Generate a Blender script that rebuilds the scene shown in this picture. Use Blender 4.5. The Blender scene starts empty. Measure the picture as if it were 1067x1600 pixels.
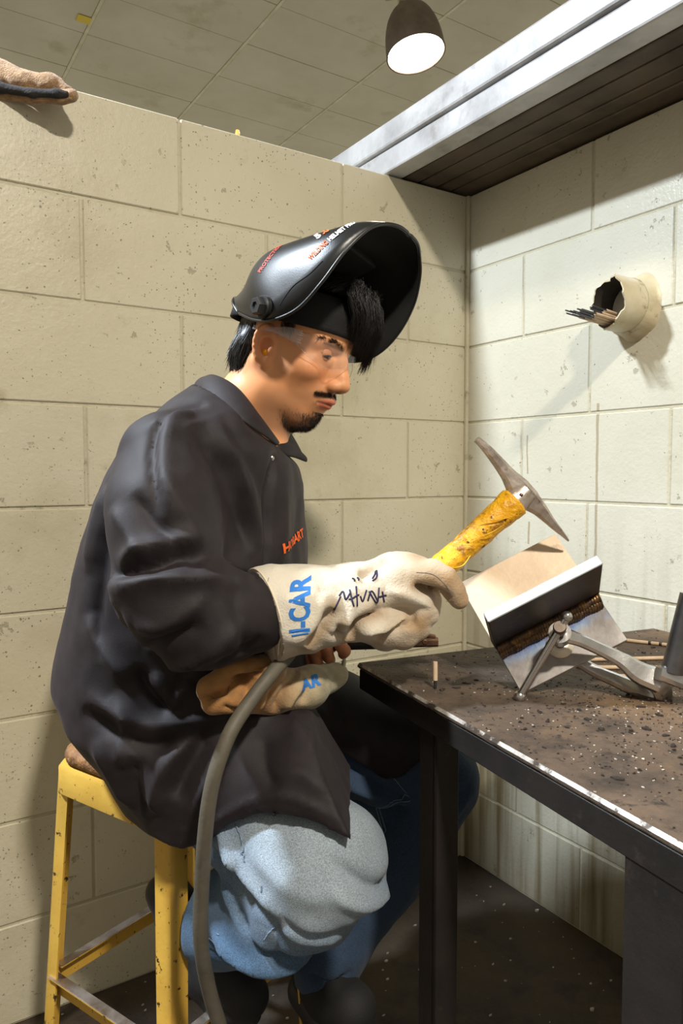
import bpy, bmesh, math, random
import numpy as np
from mathutils import Vector, Matrix
from mathutils.bvhtree import BVHTree
random.seed(7); np.random.seed(7)
SC = bpy.context.scene
COL = SC.collection

# ---------------------------------------------------------------- camera
YAW = math.radians(32.88)          # the view direction, measured from the right-hand wall
CAM = Vector((-1.385, -1.5116, 1.087))
cam = bpy.data.cameras.new('camera'); cam_o = bpy.data.objects.new('camera', cam); COL.objects.link(cam_o)
cam.sensor_fit = 'VERTICAL'; cam.sensor_height = 36.0; cam.lens = 36.0*1145.4/1600
cam.clip_start = 0.02; cam.clip_end = 60
cam_o.location = CAM
cam_o.rotation_euler = (math.radians(90-3.17), 0, -YAW)
SC.camera = cam_o

# ---------------------------------------------------------------- world, exposure
wd = bpy.data.worlds.new('hall'); SC.world = wd; wd.use_nodes = True
bg = wd.node_tree.nodes['Background']; bg.inputs[0].default_value = (1.0, 0.92, 0.76, 1); bg.inputs[1].default_value = 0.38
vs = SC.view_settings
vs.view_transform = 'Standard'; vs.look = 'None'; vs.gamma = 1; vs.use_curve_mapping = False; vs.exposure = 0.0

LAMPS = [  # x, y, z, tilt, watts, colour : workshop pendant lamps (first in view, last an added unseen front fill)
    ((0.6168,1.005,2.846), (-0.13, -0.15), 40, (1.0, .93, .80), 'bronze dome pendant lamp glowing white above the steel tubes'),
    ((-2.25, .14, 2.95), (0.0, 0.0), 190, (.80, .90, 1.0), 'dome pendant lamp hanging over the left block wall'),
    ((-1.25, -2.55, 2.95), (0.0, 0.0), 118, (1.0, .92, .79), 'added front-fill dome lamp, out of view over the open side of the booth'),
]

# ---------------------------------------------------------------- helpers
def S(r, g, b):
    f = lambda c: (c/255/12.92) if c/255 <= .04045 else ((c/255+.055)/1.055)**2.4
    return (f(r), f(g), f(b), 1.0)

def tag(o, label=None, cat=None, group=None, kind=None):
    if label: o['label'] = label
    if cat: o['category'] = cat
    if group: o['group'] = group
    if kind: o['kind'] = kind
    return o

def link(o, parent=None):
    COL.objects.link(o)
    if parent is not None: o.parent = parent
    return o

def empty(name, loc=(0, 0, 0), rot=(0, 0, 0)):
    o = bpy.data.objects.new(name, None); o.empty_display_size = .05
    o.location = loc; o.rotation_euler = rot
    return link(o)

def mesh_obj(name, verts, faces, mat, parent=None, smooth=True, loc=None):
    me = bpy.data.meshes.new(name)
    if isinstance(verts, np.ndarray): verts = verts.tolist()
    if isinstance(faces, np.ndarray): faces = faces.tolist()
    me.from_pydata(verts, [], faces)
    for m in (mat if isinstance(mat, (list, tuple)) else [mat]): me.materials.append(m)
    if smooth: me.polygons.foreach_set('use_smooth', [True]*len(me.polygons))
    me.update()
    o = bpy.data.objects.new(name, me)
    if loc is not None: o.location = loc
    return link(o, parent)

def bm_obj(name, bm, mat, parent=None, smooth=False, loc=None, rot=None):
    me = bpy.data.meshes.new(name); bmesh.ops.recalc_face_normals(bm, faces=bm.faces[:]); bm.to_mesh(me); bm.free()
    for m in (mat if isinstance(mat, (list, tuple)) else [mat]): me.materials.append(m)
    if smooth:
        me.polygons.foreach_set('use_smooth', [True]*len(me.polygons))
        me.set_sharp_from_angle(angle=math.radians(38))
    o = bpy.data.objects.new(name, me)
    if loc is not None: o.location = loc
    if rot is not None: o.rotation_euler = rot
    return link(o, parent)

def add_box(bm, sx, sy, sz, M=None, bevel=0.0, seg=1):
    r = bmesh.ops.create_cube(bm, size=1.0)
    vs_ = r['verts']
    bmesh.ops.scale(bm, vec=(sx, sy, sz), verts=vs_)
    if bevel > 0:
        es = list({e for v in vs_ for e in v.link_edges})
        rb = bmesh.ops.bevel(bm, geom=es, offset=bevel, segments=seg, affect='EDGES', profile=.5)
        vs_ = list({v for f in rb['faces'] for v in f.verts} | {v for v in vs_ if v.is_valid})
        grown = set(vs_)
        for v in vs_:
            for f in v.link_faces: grown |= set(f.verts)
        vs_ = list(grown)
    if M is not None: bmesh.ops.transform(bm, matrix=M, verts=vs_)
    return vs_

def T(x, y, z): return Matrix.Translation((x, y, z))
def frame(o, x, y, z):  # matrix with given axes
    m = Matrix.Identity(4)
    for i, a in enumerate((x, y, z)):
        for j in range(3): m[j][i] = a[j]
    m.translation = Vector(o); return m
def axis_frame(a, b, hint=(0, 0, 1)):  # z along a->b
    a = Vector(a); b = Vector(b); z = (b-a).normalized(); h = Vector(hint)
    if abs(z.dot(h)) > .97: h = Vector((1, 0, 0))
    x = h.cross(z).normalized(); y = z.cross(x)
    return frame(a, x, y, z), (b-a).length

def spline(pts, n):
    """Catmull-Rom through points (any dimension) resampled to n points"""
    P = np.array(pts, float); m = len(P)
    if m == 2: return P[0]+(P[1]-P[0])*np.linspace(0, 1, n)[:, None]
    Q = np.vstack([2*P[0]-P[1], P, 2*P[-1]-P[-2]])
    dl = np.linalg.norm(np.diff(P[:, :3], axis=0), axis=1)+1e-9
    s = np.concatenate([[0], np.cumsum(dl)]); s /= s[-1]
    out = []
    for t in np.linspace(0, 1, n):
        i = min(np.searchsorted(s, t, side='right')-1, m-2); i = max(i, 0)
        u = (t-s[i])/(s[i+1]-s[i])
        p0, p1, p2, p3 = Q[i], Q[i+1], Q[i+2], Q[i+3]
        out.append(.5*((2*p1)+(-p0+p2)*u+(2*p0-5*p1+4*p2-p3)*u*u+(-p0+3*p1-3*p2+p3)*u**3))
    return np.array(out)

def tube_data(path, rad, seg=10, n=None, caps=True, flat=1.0, up=(0, 0, 1)):
    P = spline(path, n) if n else np.array(path, float)
    P = P[:, :3]; m = len(P)
    rad = np.interp(np.linspace(0, 1, m), np.linspace(0, 1, len(rad)), rad) if hasattr(rad, '__len__') else np.full(m, rad)
    tg = np.gradient(P, axis=0); tg /= np.linalg.norm(tg, axis=1)[:, None]+1e-12
    u = np.cross(up, tg[0]);
    if np.linalg.norm(u) < 1e-3: u = np.cross((1, 0, 0), tg[0])
    V_, F_ = [], []
    for i in range(m):
        u = u-tg[i]*np.dot(u, tg[i]); u /= np.linalg.norm(u); w = np.cross(tg[i], u)
        for k in range(seg):
            a = 2*math.pi*k/seg
            V_.append(P[i]+rad[i]*(math.cos(a)*u+math.sin(a)*flat*w))
    for i in range(m-1):
        for k in range(seg):
            k2 = (k+1) % seg
            F_.append((i*seg+k, i*seg+k2, (i+1)*seg+k2, (i+1)*seg+k))
    if caps:
        F_.append(tuple(range(seg))[::-1]); F_.append(tuple((m-1)*seg+k for k in range(seg)))
    return [tuple(v) for v in V_], F_

class Acc:
    """collects verts/faces for ONE mesh"""
    def __init__(s): s.v = []; s.f = []; s.mi = []
    def add(s, vf, mi=0):
        b = len(s.v); s.v += [tuple(map(float, p)) for p in vf[0]]
        s.f += [tuple(int(i)+b for i in f) for f in vf[1]]; s.mi += [mi]*len(vf[1]); return s
    def build(s, name, mat, parent=None, smooth=True, loc=None, sharp=None):
        o = mesh_obj(name, s.v, s.f, mat, parent, smooth, loc)
        if any(s.mi): o.data.polygons.foreach_set('material_index', s.mi)
        if sharp: o.data.set_sharp_from_angle(angle=math.radians(sharp))
        return o

def lathe_data(prof, seg=24, M=None):
    V_, F_ = [], []
    for r, z in prof:
        for k in range(seg):
            a = 2*math.pi*k/seg; V_.append((r*math.cos(a), r*math.sin(a), z))
    for i in range(len(prof)-1):
        for k in range(seg):
            k2 = (k+1) % seg; F_.append((i*seg+k, i*seg+k2, (i+1)*seg+k2, (i+1)*seg+k))
    if M is not None: V_ = [tuple(M @ Vector(v)) for v in V_]
    return V_, F_

def cyl_between(a, b, r, seg=12, r2=None):
    m, L = axis_frame(a, b)
    r2 = r if r2 is None else r2
    return lathe_data([(1e-5, 0), (r, 0), (r2, L), (1e-5, L)], seg, m)

# ---------------------------------------------------------------- material builder
def mat(name, col, col2=None, nscale=6., rough=.6, metal=0., bump=0., bscale=80., spec=.5, dirt=None, sheen=0.,
        rough2=None, coord='object', attr=None, detail=5., contrast=(.35, .65), extra=None, grain=None):
    m = bpy.data.materials.new(name); m.use_nodes = True
    nt = m.node_tree; N = nt.nodes; L = nt.links; b = N['Principled BSDF']
    b.inputs['Roughness'].default_value = rough; b.inputs['Metallic'].default_value = metal
    b.inputs['Specular IOR Level'].default_value = spec
    if sheen:
        b.inputs['Sheen Weight'].default_value = sheen; b.inputs['Sheen Roughness'].default_value = .45
    if coord == 'world':
        co = N.new('ShaderNodeNewGeometry').outputs['Position']
    else:
        co = N.new('ShaderNodeTexCoord').outputs['Object']
    def noise(scale, det=detail, rg=.6):
        n = N.new('ShaderNodeTexNoise'); n.inputs['Scale'].default_value = scale; n.inputs['Detail'].default_value = det
        n.inputs['Roughness'].default_value = rg; L.new(co, n.inputs['Vector']); return n.outputs['Fac']
    def ramp(fac, a, c, ca=(0, 0, 0, 1), cb=(1, 1, 1, 1)):
        r = N.new('ShaderNodeValToRGB'); e = r.color_ramp.elements; e[0].position = a; e[1].position = c
        e[0].color = ca; e[1].color = cb; L.new(fac, r.inputs['Fac']); return r.outputs['Color']
    def mix(fac, a, c):
        x = N.new('ShaderNodeMix'); x.data_type = 'RGBA'
        for s, v in ((x.inputs['Factor'], fac), (x.inputs['A'], a), (x.inputs['B'], c)):
            if hasattr(v, 'links') or hasattr(v, 'is_linked'): L.new(v, s)
            else: s.default_value = v
        return x.outputs['Result']
    if attr:
        a = N.new('ShaderNodeAttribute'); a.attribute_name = attr; c = a.outputs['Color']
    elif col2 is not None:
        c = ramp(noise(nscale), contrast[0], contrast[1], col, col2)
    else:
        c = None; b.inputs['Base Color'].default_value = col
    for dd in (dirt or []):   # (colour, scale, lo, hi)
        c = mix(ramp(noise(dd[1], 8, .65), dd[2], dd[3]), c if c is not None else col, dd[0])
    if grain:                 # (scale, darkest, lightest): multiplies the colour by a fine weave
        x = N.new('ShaderNodeMix'); x.data_type = 'RGBA'; x.blend_type = 'MULTIPLY'; x.inputs['Factor'].default_value = 1
        L.new(c, x.inputs['A']); L.new(ramp(noise(grain[0], 3, .7), .34, .66, (grain[1],)*3+(1,), (grain[2],)*3+(1,)), x.inputs['B']); c = x.outputs['Result']
    if c is not None: L.new(c, b.inputs['Base Color'])
    if rough2 is not None:
        r = N.new('ShaderNodeMapRange'); r.inputs['To Min'].default_value = rough; r.inputs['To Max'].default_value = rough2
        L.new(noise(nscale*2.3), r.inputs['Value']); L.new(r.outputs['Result'], b.inputs['Roughness'])
    if bump:
        bp = N.new('ShaderNodeBump'); bp.inputs['Strength'].default_value = 1.0; bp.inputs['Distance'].default_value = bump
        L.new(noise(bscale, 4, .6), bp.inputs['Height']); L.new(bp.outputs['Normal'], b.inputs['Normal'])
    if extra: extra(m, nt, b, co, noise, ramp, mix, c)
    return m

# ---------------------------------------------------------------- implicit-surface modelling (bodies, cloth, gloves)
class SDF:
    """signed-distance sculpting on a grid, turned into a quad mesh with surface nets"""
    def __init__(s, lo, hi, h, xf=None):
        s.lo = np.array(lo, float); s.h = h
        s.n = np.ceil((np.array(hi)-s.lo)/h).astype(int)+1
        s.F = np.full(s.n, .2, np.float32)
        s.ax = [(s.lo[i]+h*np.arange(s.n[i])).astype(np.float32) for i in range(3)]
        s.M = None if xf is None else np.array(xf, float)      # local -> grid frame, 3x4 rigid
    def _box(s, c, r):
        i0 = np.clip(((c-r-s.lo)/s.h).astype(int), 0, s.n-1); i1 = np.clip(((c+r-s.lo)/s.h).astype(int)+2, 1, s.n)
        if (i1 <= i0).any(): return None, None
        sl = tuple(slice(a, b) for a, b in zip(i0, i1))
        g = np.meshgrid(*[s.ax[i][sl[i]] for i in range(3)], indexing='ij')
        return sl, g
    def tf(s, p):
        p = np.array(p, float)
        return p if s.M is None else s.M[:, :3] @ p+s.M[:, 3]
    def _comb(s, sl, d, k, op):
        a = s.F[sl]
        if op == 'sub': d = -d; a, d = -a, -d
        if k > 0:
            h_ = np.maximum(k-np.abs(a-d), 0)/k; r = np.minimum(a, d)-h_*h_*k*.25
        else: r = np.minimum(a, d)
        s.F[sl] = -r if op == 'sub' else r
    def ell(s, c, r, k=.01, R=None, op='add'):
        c = s.tf(c); r = np.array(r, float)
        A = np.eye(3) if R is None else np.array(R, float)       # columns = local axes of the ellipsoid
        if s.M is not None: A = s.M[:, :3] @ A
        sl, g = s._box(c, np.full(3, r.max()+k+2*s.h+.012))
        if sl is None: return s
        p = [g[i]-c[i] for i in range(3)]
        q = [A[0, j]*p[0]+A[1, j]*p[1]+A[2, j]*p[2] for j in range(3)]
        k0 = np.sqrt(sum((q[j]/r[j])**2 for j in range(3)))+1e-9; k1 = np.sqrt(sum((q[j]/r[j]**2)**2 for j in range(3)))+1e-9
        s._comb(sl, (k0*(k0-1)/k1).astype(np.float32), k, op); return s
    def cap(s, a, b, ra, rb=None, k=.01, op='add', flat=None):
        """tapered capsule; flat=(direction, factor) squeezes it along a direction"""
        a = s.tf(a); b = s.tf(b); rb = ra if rb is None else rb; rm = max(ra, rb)
        c = (a+b)/2; ext = np.abs(b-a)/2+rm*(1 if flat is None else max(1, 1/flat[1]))+k+2*s.h+.012
        sl, g = s._box(c, ext)
        if sl is None: return s
        ab = b-a; p = [g[i]-a[i] for i in range(3)]
        t = np.clip((p[0]*ab[0]+p[1]*ab[1]+p[2]*ab[2])/(ab @ ab+1e-12), 0, 1)
        q = [p[i]-t*ab[i] for i in range(3)]
        if flat is not None:
            n = np.array(flat[0], float); n /= np.linalg.norm(n)
            if s.M is not None: n = s.M[:, :3] @ n
            dn = q[0]*n[0]+q[1]*n[1]+q[2]*n[2]
            q = [q[i]+n[i]*dn*(flat[1]-1) for i in range(3)]
        d = np.sqrt(q[0]**2+q[1]**2+q[2]**2)-(ra+(rb-ra)*t)
        s._comb(sl, d.astype(np.float32), k, op); return s
    def chain(s, pts, k=.01, op='add', flat=None):
        """pts: (x,y,z,r) tapered chain"""
        for a, b in zip(pts[:-1], pts[1:]): s.cap(a[:3], b[:3], a[3], b[3], k, op, flat)
        return s
    def field(s, fn, k=0., op='add'):
        g = np.meshgrid(*s.ax, indexing='ij'); d = fn(*g).astype(np.float32)
        s._comb(tuple(slice(0, n) for n in s.n), d, k, op); return s
    def mesh(s, smooth=1):
        F = s.F; ins = F < 0; nx, ny, nz = F.shape
        cnt = np.zeros((nx-1, ny-1, nz-1), np.int8)
        for dx in (0, 1):
            for dy in (0, 1):
                for dz in (0, 1): cnt += ins[dx:nx-1+dx, dy:ny-1+dy, dz:nz-1+dz]
        act = (cnt > 0) & (cnt < 8)
        idx = np.full(act.shape, -1, np.int64); ii = np.argwhere(act); idx[act] = np.arange(len(ii))
        acc = np.zeros((len(ii), 3)); num = np.zeros(len(ii))
        for ax in range(3):
            o1, o2 = [a for a in range(3) if a != ax]
            for u in (0, 1):
                for v in (0, 1):
                    p = ii.copy(); p[:, o1] += u; p[:, o2] += v; q = p.copy(); q[:, ax] += 1
                    f0 = F[tuple(p.T)]; f1 = F[tuple(q.T)]; m = (f0 < 0) != (f1 < 0)
                    t = f0[m]/(f0[m]-f1[m]); pos = p[m].astype(float); pos[:, ax] += t
                    acc[m] += pos; num[m] += 1
        Vt = s.lo+s.h*(acc/num[:, None]); faces = []
        for ax in range(3):
            o1, o2 = [(1, 2), (2, 0), (0, 1)][ax]
            sl0 = [slice(None)]*3; sl1 = [slice(None)]*3; sl0[ax] = slice(0, -1); sl1[ax] = slice(1, None)
            a, b = ins[tuple(sl0)], ins[tuple(sl1)]
            e = np.argwhere(a != b); e = e[(e[:, o1] >= 1) & (e[:, o2] >= 1) & (e[:, o1] < F.shape[o1]-1) & (e[:, o2] < F.shape[o2]-1)]
            c = []
            for u, v in ((-1, -1), (0, -1), (0, 0), (-1, 0)):
                p = e.copy(); p[:, o1] += u; p[:, o2] += v; c.append(idx[tuple(p.T)])
            q = np.stack(c, 1); flip = ~a[tuple(e.T)]
            q[flip] = q[flip][:, ::-1]; faces.append(q)
        Fq = np.vstack(faces); Fq = Fq[(Fq >= 0).all(1)]
        return relax(Vt, Fq, smooth), Fq

def edges_of(Fq):
    E = np.vstack([Fq[:, [i, (i+1) % 4]] for i in range(4)]); E.sort(1); return np.unique(E, axis=0)
def relax(V_, Fq, n, lam=.5):
    if n <= 0: return V_
    E = edges_of(Fq); deg = np.bincount(E.ravel(), minlength=len(V_))[:, None]+1e-9
    for i in range(n):
        sm = np.zeros_like(V_)
        for c in range(3): sm[:, c] = np.bincount(E[:, 0], V_[E[:, 1], c], len(V_))+np.bincount(E[:, 1], V_[E[:, 0], c], len(V_))
        V_ = V_+lam*(sm/deg-V_)
    return V_
def vnormals(V_, Fq):
    a, b, c, d = (V_[Fq[:, i]] for i in range(4)); n = np.cross(c-a, d-b)
    N_ = np.zeros_like(V_)
    for i in range(4):
        for k in range(3): N_[:, k] += np.bincount(Fq[:, i], n[:, k], len(V_))
    return N_/(np.linalg.norm(N_, axis=1)[:, None]+1e-12)

def vnoise(P, scale, seed=0):
    """smooth value noise, numpy"""
    P = np.asarray(P)*scale+seed*17.3; i = np.floor(P).astype(np.int64); f = P-i; f = f*f*(3-2*f)
    def hsh(a, b, c):
        n = (a*73856093) ^ (b*19349663) ^ (c*83492791) ^ (seed*2654435); n = (n*(n*n*15731+789221)+1376312589) & 0x7fffffff
        return n/1073741824.0-1
    r = 0
    for dx in (0, 1):
        for dy in (0, 1):
            for dz in (0, 1):
                w = (f[:, 0] if dx else 1-f[:, 0])*(f[:, 1] if dy else 1-f[:, 1])*(f[:, 2] if dz else 1-f[:, 2])
                r = r+w*hsh(i[:, 0]+dx, i[:, 1]+dy, i[:, 2]+dz)
    return r

def seg_dist(P2, poly):
    """distance of 2-D points to a polyline and the parameter along it"""
    best = np.full(len(P2), 9.); tt = np.zeros(len(P2)); poly = np.array(poly, float); n = len(poly)-1
    for i in range(n):
        a, b = poly[i], poly[i+1]; ab = b-a
        t = np.clip(((P2-a) @ ab)/(ab @ ab+1e-12), 0, 1); d = np.linalg.norm(P2-a-t[:, None]*ab, axis=1)
        m = d < best; best[m] = d[m]; tt[m] = (i+t[m])/n
    return best, tt
def folds(V_, Fq, items, side=-1, thr=.15):
    """press cloth folds into the side of a figure that faces -y: items = (polyline in x,z ; height ; width)"""
    N_ = vnormals(V_, Fq); w = np.clip((side*N_[:, 1]+thr)/(.35), 0, 1); off = np.zeros(len(V_)); P2 = V_[:, [0, 2]]
    for poly, amp, wid in items:
        pl = spline(poly, max(6, 5*len(poly))); d, t = seg_dist(P2, pl)
        off += 1.75*amp*np.exp(-(d/(.85*wid))**1.5)*np.clip(np.minimum(t, 1-t)*5, 0, 1)**.7
    return V_+N_*(off*w)[:, None]

# the figure and the things it holds are modelled in a frame turned with the sitter: x = the way he faces, y = across his body, z = up
ROT = Matrix.Rotation(-YAW, 4, 'Z')
def to_world(p): 
    q = ROT @ Vector((p[0], p[1], 0)); return Vector((CAM.x+q.x, CAM.y+q.y, p[2]))
def base_empty(name, p):
    return empty(name, to_world(p), (0, 0, -YAW))
def rel(V_, base): return np.asarray(V_, float)-np.array(base)
# ================================================================ the room
def wall_extra(drips):
    def f(m, nt, b, co, noise, ramp, mix, c):
        N = nt.nodes; L = nt.links
        def math_(op, a, c2=None):
            x = N.new('ShaderNodeMath'); x.operation = op
            for i, v in enumerate((a, c2)):
                if v is None: continue
                if isinstance(v, (int, float)): x.inputs[i].default_value = v
                else: L.new(v, x.inputs[i])
            return x.outputs[0]
        v = N.new('ShaderNodeTexVoronoi'); v.inputs['Scale'].default_value = 190; v.inputs['Randomness'].default_value = 1; 
        nv = N.new('ShaderNodeTexNoise'); nv.inputs['Scale'].default_value = 160; nv.inputs['Detail'].default_value = 2; L.new(co, nv.inputs['Vector'])
        wv = N.new('ShaderNodeVectorMath'); wv.operation = 'MULTIPLY_ADD'; L.new(nv.outputs['Color'], wv.inputs[0]); wv.inputs[1].default_value = (.0065,)*3; L.new(co, wv.inputs[2]); L.new(wv.outputs[0], v.inputs['Vector'])
        v2 = N.new('ShaderNodeTexVoronoi'); v2.inputs['Scale'].default_value = 17; L.new(co, v2.inputs['Vector'])
        # pits in the block face: only some cells, denser in patches
        cellr = N.new('ShaderNodeSeparateColor'); L.new(v.outputs['Color'], cellr.inputs[0])
        patch = math_('MULTIPLY', math_('SUBTRACT', noise(4.5, 4), .28), 1.9)
        some = math_('LESS_THAN', cellr.outputs[0], math_('MULTIPLY', math_('MULTIPLY', patch, patch), .45 if drips else .95))
        size = math_('MULTIPLY', math_('MULTIPLY', cellr.outputs[1], cellr.outputs[1]), .42)
        pit = math_('MULTIPLY', math_('LESS_THAN', v.outputs['Distance'], size), some)
        chip = math_('MULTIPLY', ramp(noise(26, 5, .7), .63, .645), ramp(noise(5.3, 2), .48, .54))
        col = mix(math_('MULTIPLY', pit, .72), c, S(92, 84, 64))
        col = mix(math_('MULTIPLY', chip, .45), col, S(120, 110, 86))
        if drips:
            sx = N.new('ShaderNodeSeparateXYZ'); L.new(co, sx.inputs[0])
            cb = N.new('ShaderNodeCombineXYZ'); L.new(math_('MULTIPLY', sx.outputs['Y'], 24.0), cb.inputs[1]); L.new(math_('MULTIPLY', sx.outputs['Z'], 1.3), cb.inputs[2])
            n = N.new('ShaderNodeTexNoise'); n.inputs['Scale'].default_value = 1; n.inputs['Detail'].default_value = 3; L.new(cb.outputs[0], n.inputs['Vector'])
            low = N.new('ShaderNodeMapRange'); low.inputs['From Min'].default_value = 1.0; low.inputs['From Max'].default_value = .25; L.new(sx.outputs['Z'], low.inputs['Value'])
            col = mix(math_('MULTIPLY', ramp(n.outputs['Fac'], .47, .66), math_('MULTIPLY', low.outputs[0], .85)), col, S(104, 88, 52))
            floor_shade = N.new('ShaderNodeMapRange'); floor_shade.inputs['From Min'].default_value = .62; floor_shade.inputs['From Max'].default_value = .05; L.new(math_('ADD', sx.outputs['Z'], math_('MULTIPLY', noise(4, 4), .35)), floor_shade.inputs['Value'])
            col = mix(math_('MULTIPLY', floor_shade.outputs[0], .7), col, S(120, 108, 76))  # shade under the table painted into the block colour, darker towards the floor
            # one rusty run down the blocks
            for y0, z0, z1, wd_ in (((0,-0.4312,1.226)[1], (0,-0.4392,0.8793)[2], (0,-0.4308,1.24)[2], .0035), ((0,-0.2231,1.145)[1], (0,-0.2243,1.081)[2], (0,-0.2225,1.177)[2], .0022), ((0,-0.2318,0.9057)[1], (0,-0.2318,0.9057)[2], (0,-0.2307,0.9618)[2], .003)):
                wob = math_('MULTIPLY', math_('SUBTRACT', noise(9, 2), .5), .012)
                dx = math_('ABSOLUTE', math_('ADD', math_('SUBTRACT', sx.outputs['Y'], y0), wob))
                on = math_('MULTIPLY', math_('LESS_THAN', dx, wd_), math_('MULTIPLY', math_('GREATER_THAN', sx.outputs['Z'], z0), math_('LESS_THAN', sx.outputs['Z'], z1)))
                col = mix(math_('MULTIPLY', on, .55), col, S(134, 108, 66))
        L.new(col, b.inputs['Base Color'])
        hgt = math_('SUBTRACT', math_('ADD', math_('MULTIPLY', noise(42, 3), .45), math_('MULTIPLY', noise(120, 3), .45)), math_('ADD', math_('MULTIPLY', pit, .8), math_('MULTIPLY', chip, .9)))
        bp = N.new('ShaderNodeBump'); bp.inputs['Strength'].default_value = .65; bp.inputs['Distance'].default_value = .0028
        L.new(hgt, bp.inputs['Height']); L.new(bp.outputs['Normal'], b.inputs['Normal'])
    return f
M_BLOCK_L = mat('painted block', S(196, 188, 162), S(206, 199, 176), 2.2, rough=.42, coord='world', extra=wall_extra(False),
                dirt=[(S(160, 148, 112), 1.6, .52, .80), (S(150, 138, 104), 7., .60, .82)])
M_BLOCK_R = mat('painted block pale', S(200, 196, 178), S(212, 208, 192), 2.2, rough=.27, coord='world', extra=wall_extra(True),
                dirt=[(S(176, 166, 134), 1.9, .58, .85)])
M_MORTAR = mat('painted mortar', S(188, 180, 154), S(198, 191, 167), 9, rough=.55, coord='world', bump=.002, bscale=120, dirt=[(S(120, 110, 84), 14, .58, .76)])
M_FLOOR = mat('dirty concrete', S(78, 66, 52), S(56, 47, 38), 3.5, rough=.8, coord='world', bump=.003, bscale=60,
              dirt=[(S(38, 32, 26), 6, .5, .7), (S(104, 90, 70), 30, .66, .74)])
M_PANEL = mat('ceiling panel', S(224, 219, 194), S(212, 206, 180), 1.5, rough=.75, coord='world', dirt=[(S(186, 176, 144), 2.2, .58, .8), (S(96, 88, 66), 40, .72, .76)])
M_GRID = mat('ceiling seam', S(240, 234, 208), S(214, 204, 172), 6, rough=.7, coord='world')

U = .2032
def block_mesh(name, lx, depth, mat_):
    bm = bmesh.new(); add_box(bm, lx-.0055, depth, U-.0055, bevel=.0022)
    me = bpy.data.meshes.new(name); bm.to_mesh(me); bm.free(); me.materials.append(mat_); return me
def block_wall(name, along, length, courses, m_block, flip=0):
    """running-bond wall whose visible face passes through the origin; along = 'x' (runs to -x) or 'y' (runs to -y)"""
    bm = bmesh.new(); d = .188
    if along == 'x': add_box(bm, length, d, courses*U-.004, T(-length/2, d/2+.0034, courses*U/2-.002))
    else: add_box(bm, d, length, courses*U-.004, T(d/2+.0030, -length/2+.19, courses*U/2-.002))
    w = bm_obj(name, bm, M_MORTAR); tag(w, kind='structure')
    full = block_mesh('block', 2*U, d, m_block); half = block_mesh('block_half', U, d, m_block)
    for c in range(courses):
        s = 0.0 if (c+flip) % 2 == 0 else -U
        end = length-.19 if along == 'y' else length
        while s < end-.05:
            a, bnd = max(s, 0.0), s+2*U
            me = full if a == s else half
            o = bpy.data.objects.new('block', me); mid = (a+bnd)/2; j = random.uniform(-.0007, .0007)
            if along == 'x': o.location = (-mid, d/2+j, (c+.5)*U)
            else: o.location = (d/2+j, -mid, (c+.5)*U); o.rotation_euler = (0, 0, math.pi/2)
            link(o, w); s += 2*U
    return w
wall_left = block_wall('wall_left', 'x', 2.44, 9, M_BLOCK_L)
wall_right = block_wall('wall_right', 'y', 2.63, 9, M_BLOCK_R)

bm = bmesh.new(); add_box(bm, 9, 9, .1, T(-1.5, -.5, -.05)); floor = tag(bm_obj('floor', bm, M_FLOOR), kind='structure')

# the hall's ceiling: four by two foot panels far above the booth
CZ = 4.86
bm = bmesh.new(); add_box(bm, 13.5, 14.2, .06, T(.7, 3.2, CZ+.036)); ceil = tag(bm_obj('ceiling', bm, M_GRID), kind='structure')
bm = bmesh.new(); add_box(bm, 1.22-.03,   .622-.007, .012, bevel=.003); pm = bpy.data.meshes.new('ceiling_panel'); bm.to_mesh(pm); bm.free(); pm.materials.append(M_PANEL)
for i in range(-4, 6):
    for j in range(-13, 10):
        o = bpy.data.objects.new('ceiling_panel', pm); o.location = (.311+1.22*(i+.5), 4.56+.622*(j+.5), CZ+random.uniform(-.002, .002)); link(o, ceil)

bm = bmesh.new(); add_box(bm, .026, 14.2, .010, bevel=.002); sm_ = bpy.data.meshes.new('seam_strip'); bm.to_mesh(sm_); bm.free(); sm_.materials.append(M_GRID)
for i in range(-4, 7):
    o = bpy.data.objects.new('seam_strip', sm_); o.location = (.311+1.22*i, 3.2, CZ-.006); link(o, ceil)
# painted mortar bead in the corner
bm = bmesh.new(); add_box(bm, .012, .012, 9*U-.004, T(-.004, -.004, 4.5*U), .004, 2); tag(bm_obj('trim_1', bm, M_MORTAR), kind='structure')
# yellow sticker on a ceiling seam and a tiny amber lamp behind the wall top
bm = bmesh.new(); add_box(bm, .11, .10, .004, T(0, 0, 0), bevel=.001)
p = (0.247,4.967,4.86); tag(bm_obj('sticker', bm, mat('yellow vinyl', S(232, 206, 62), rough=.5), loc=(p[0], p[1], CZ-.012)), 'small yellow square sticker on the ceiling seam', 'sticker')
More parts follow.
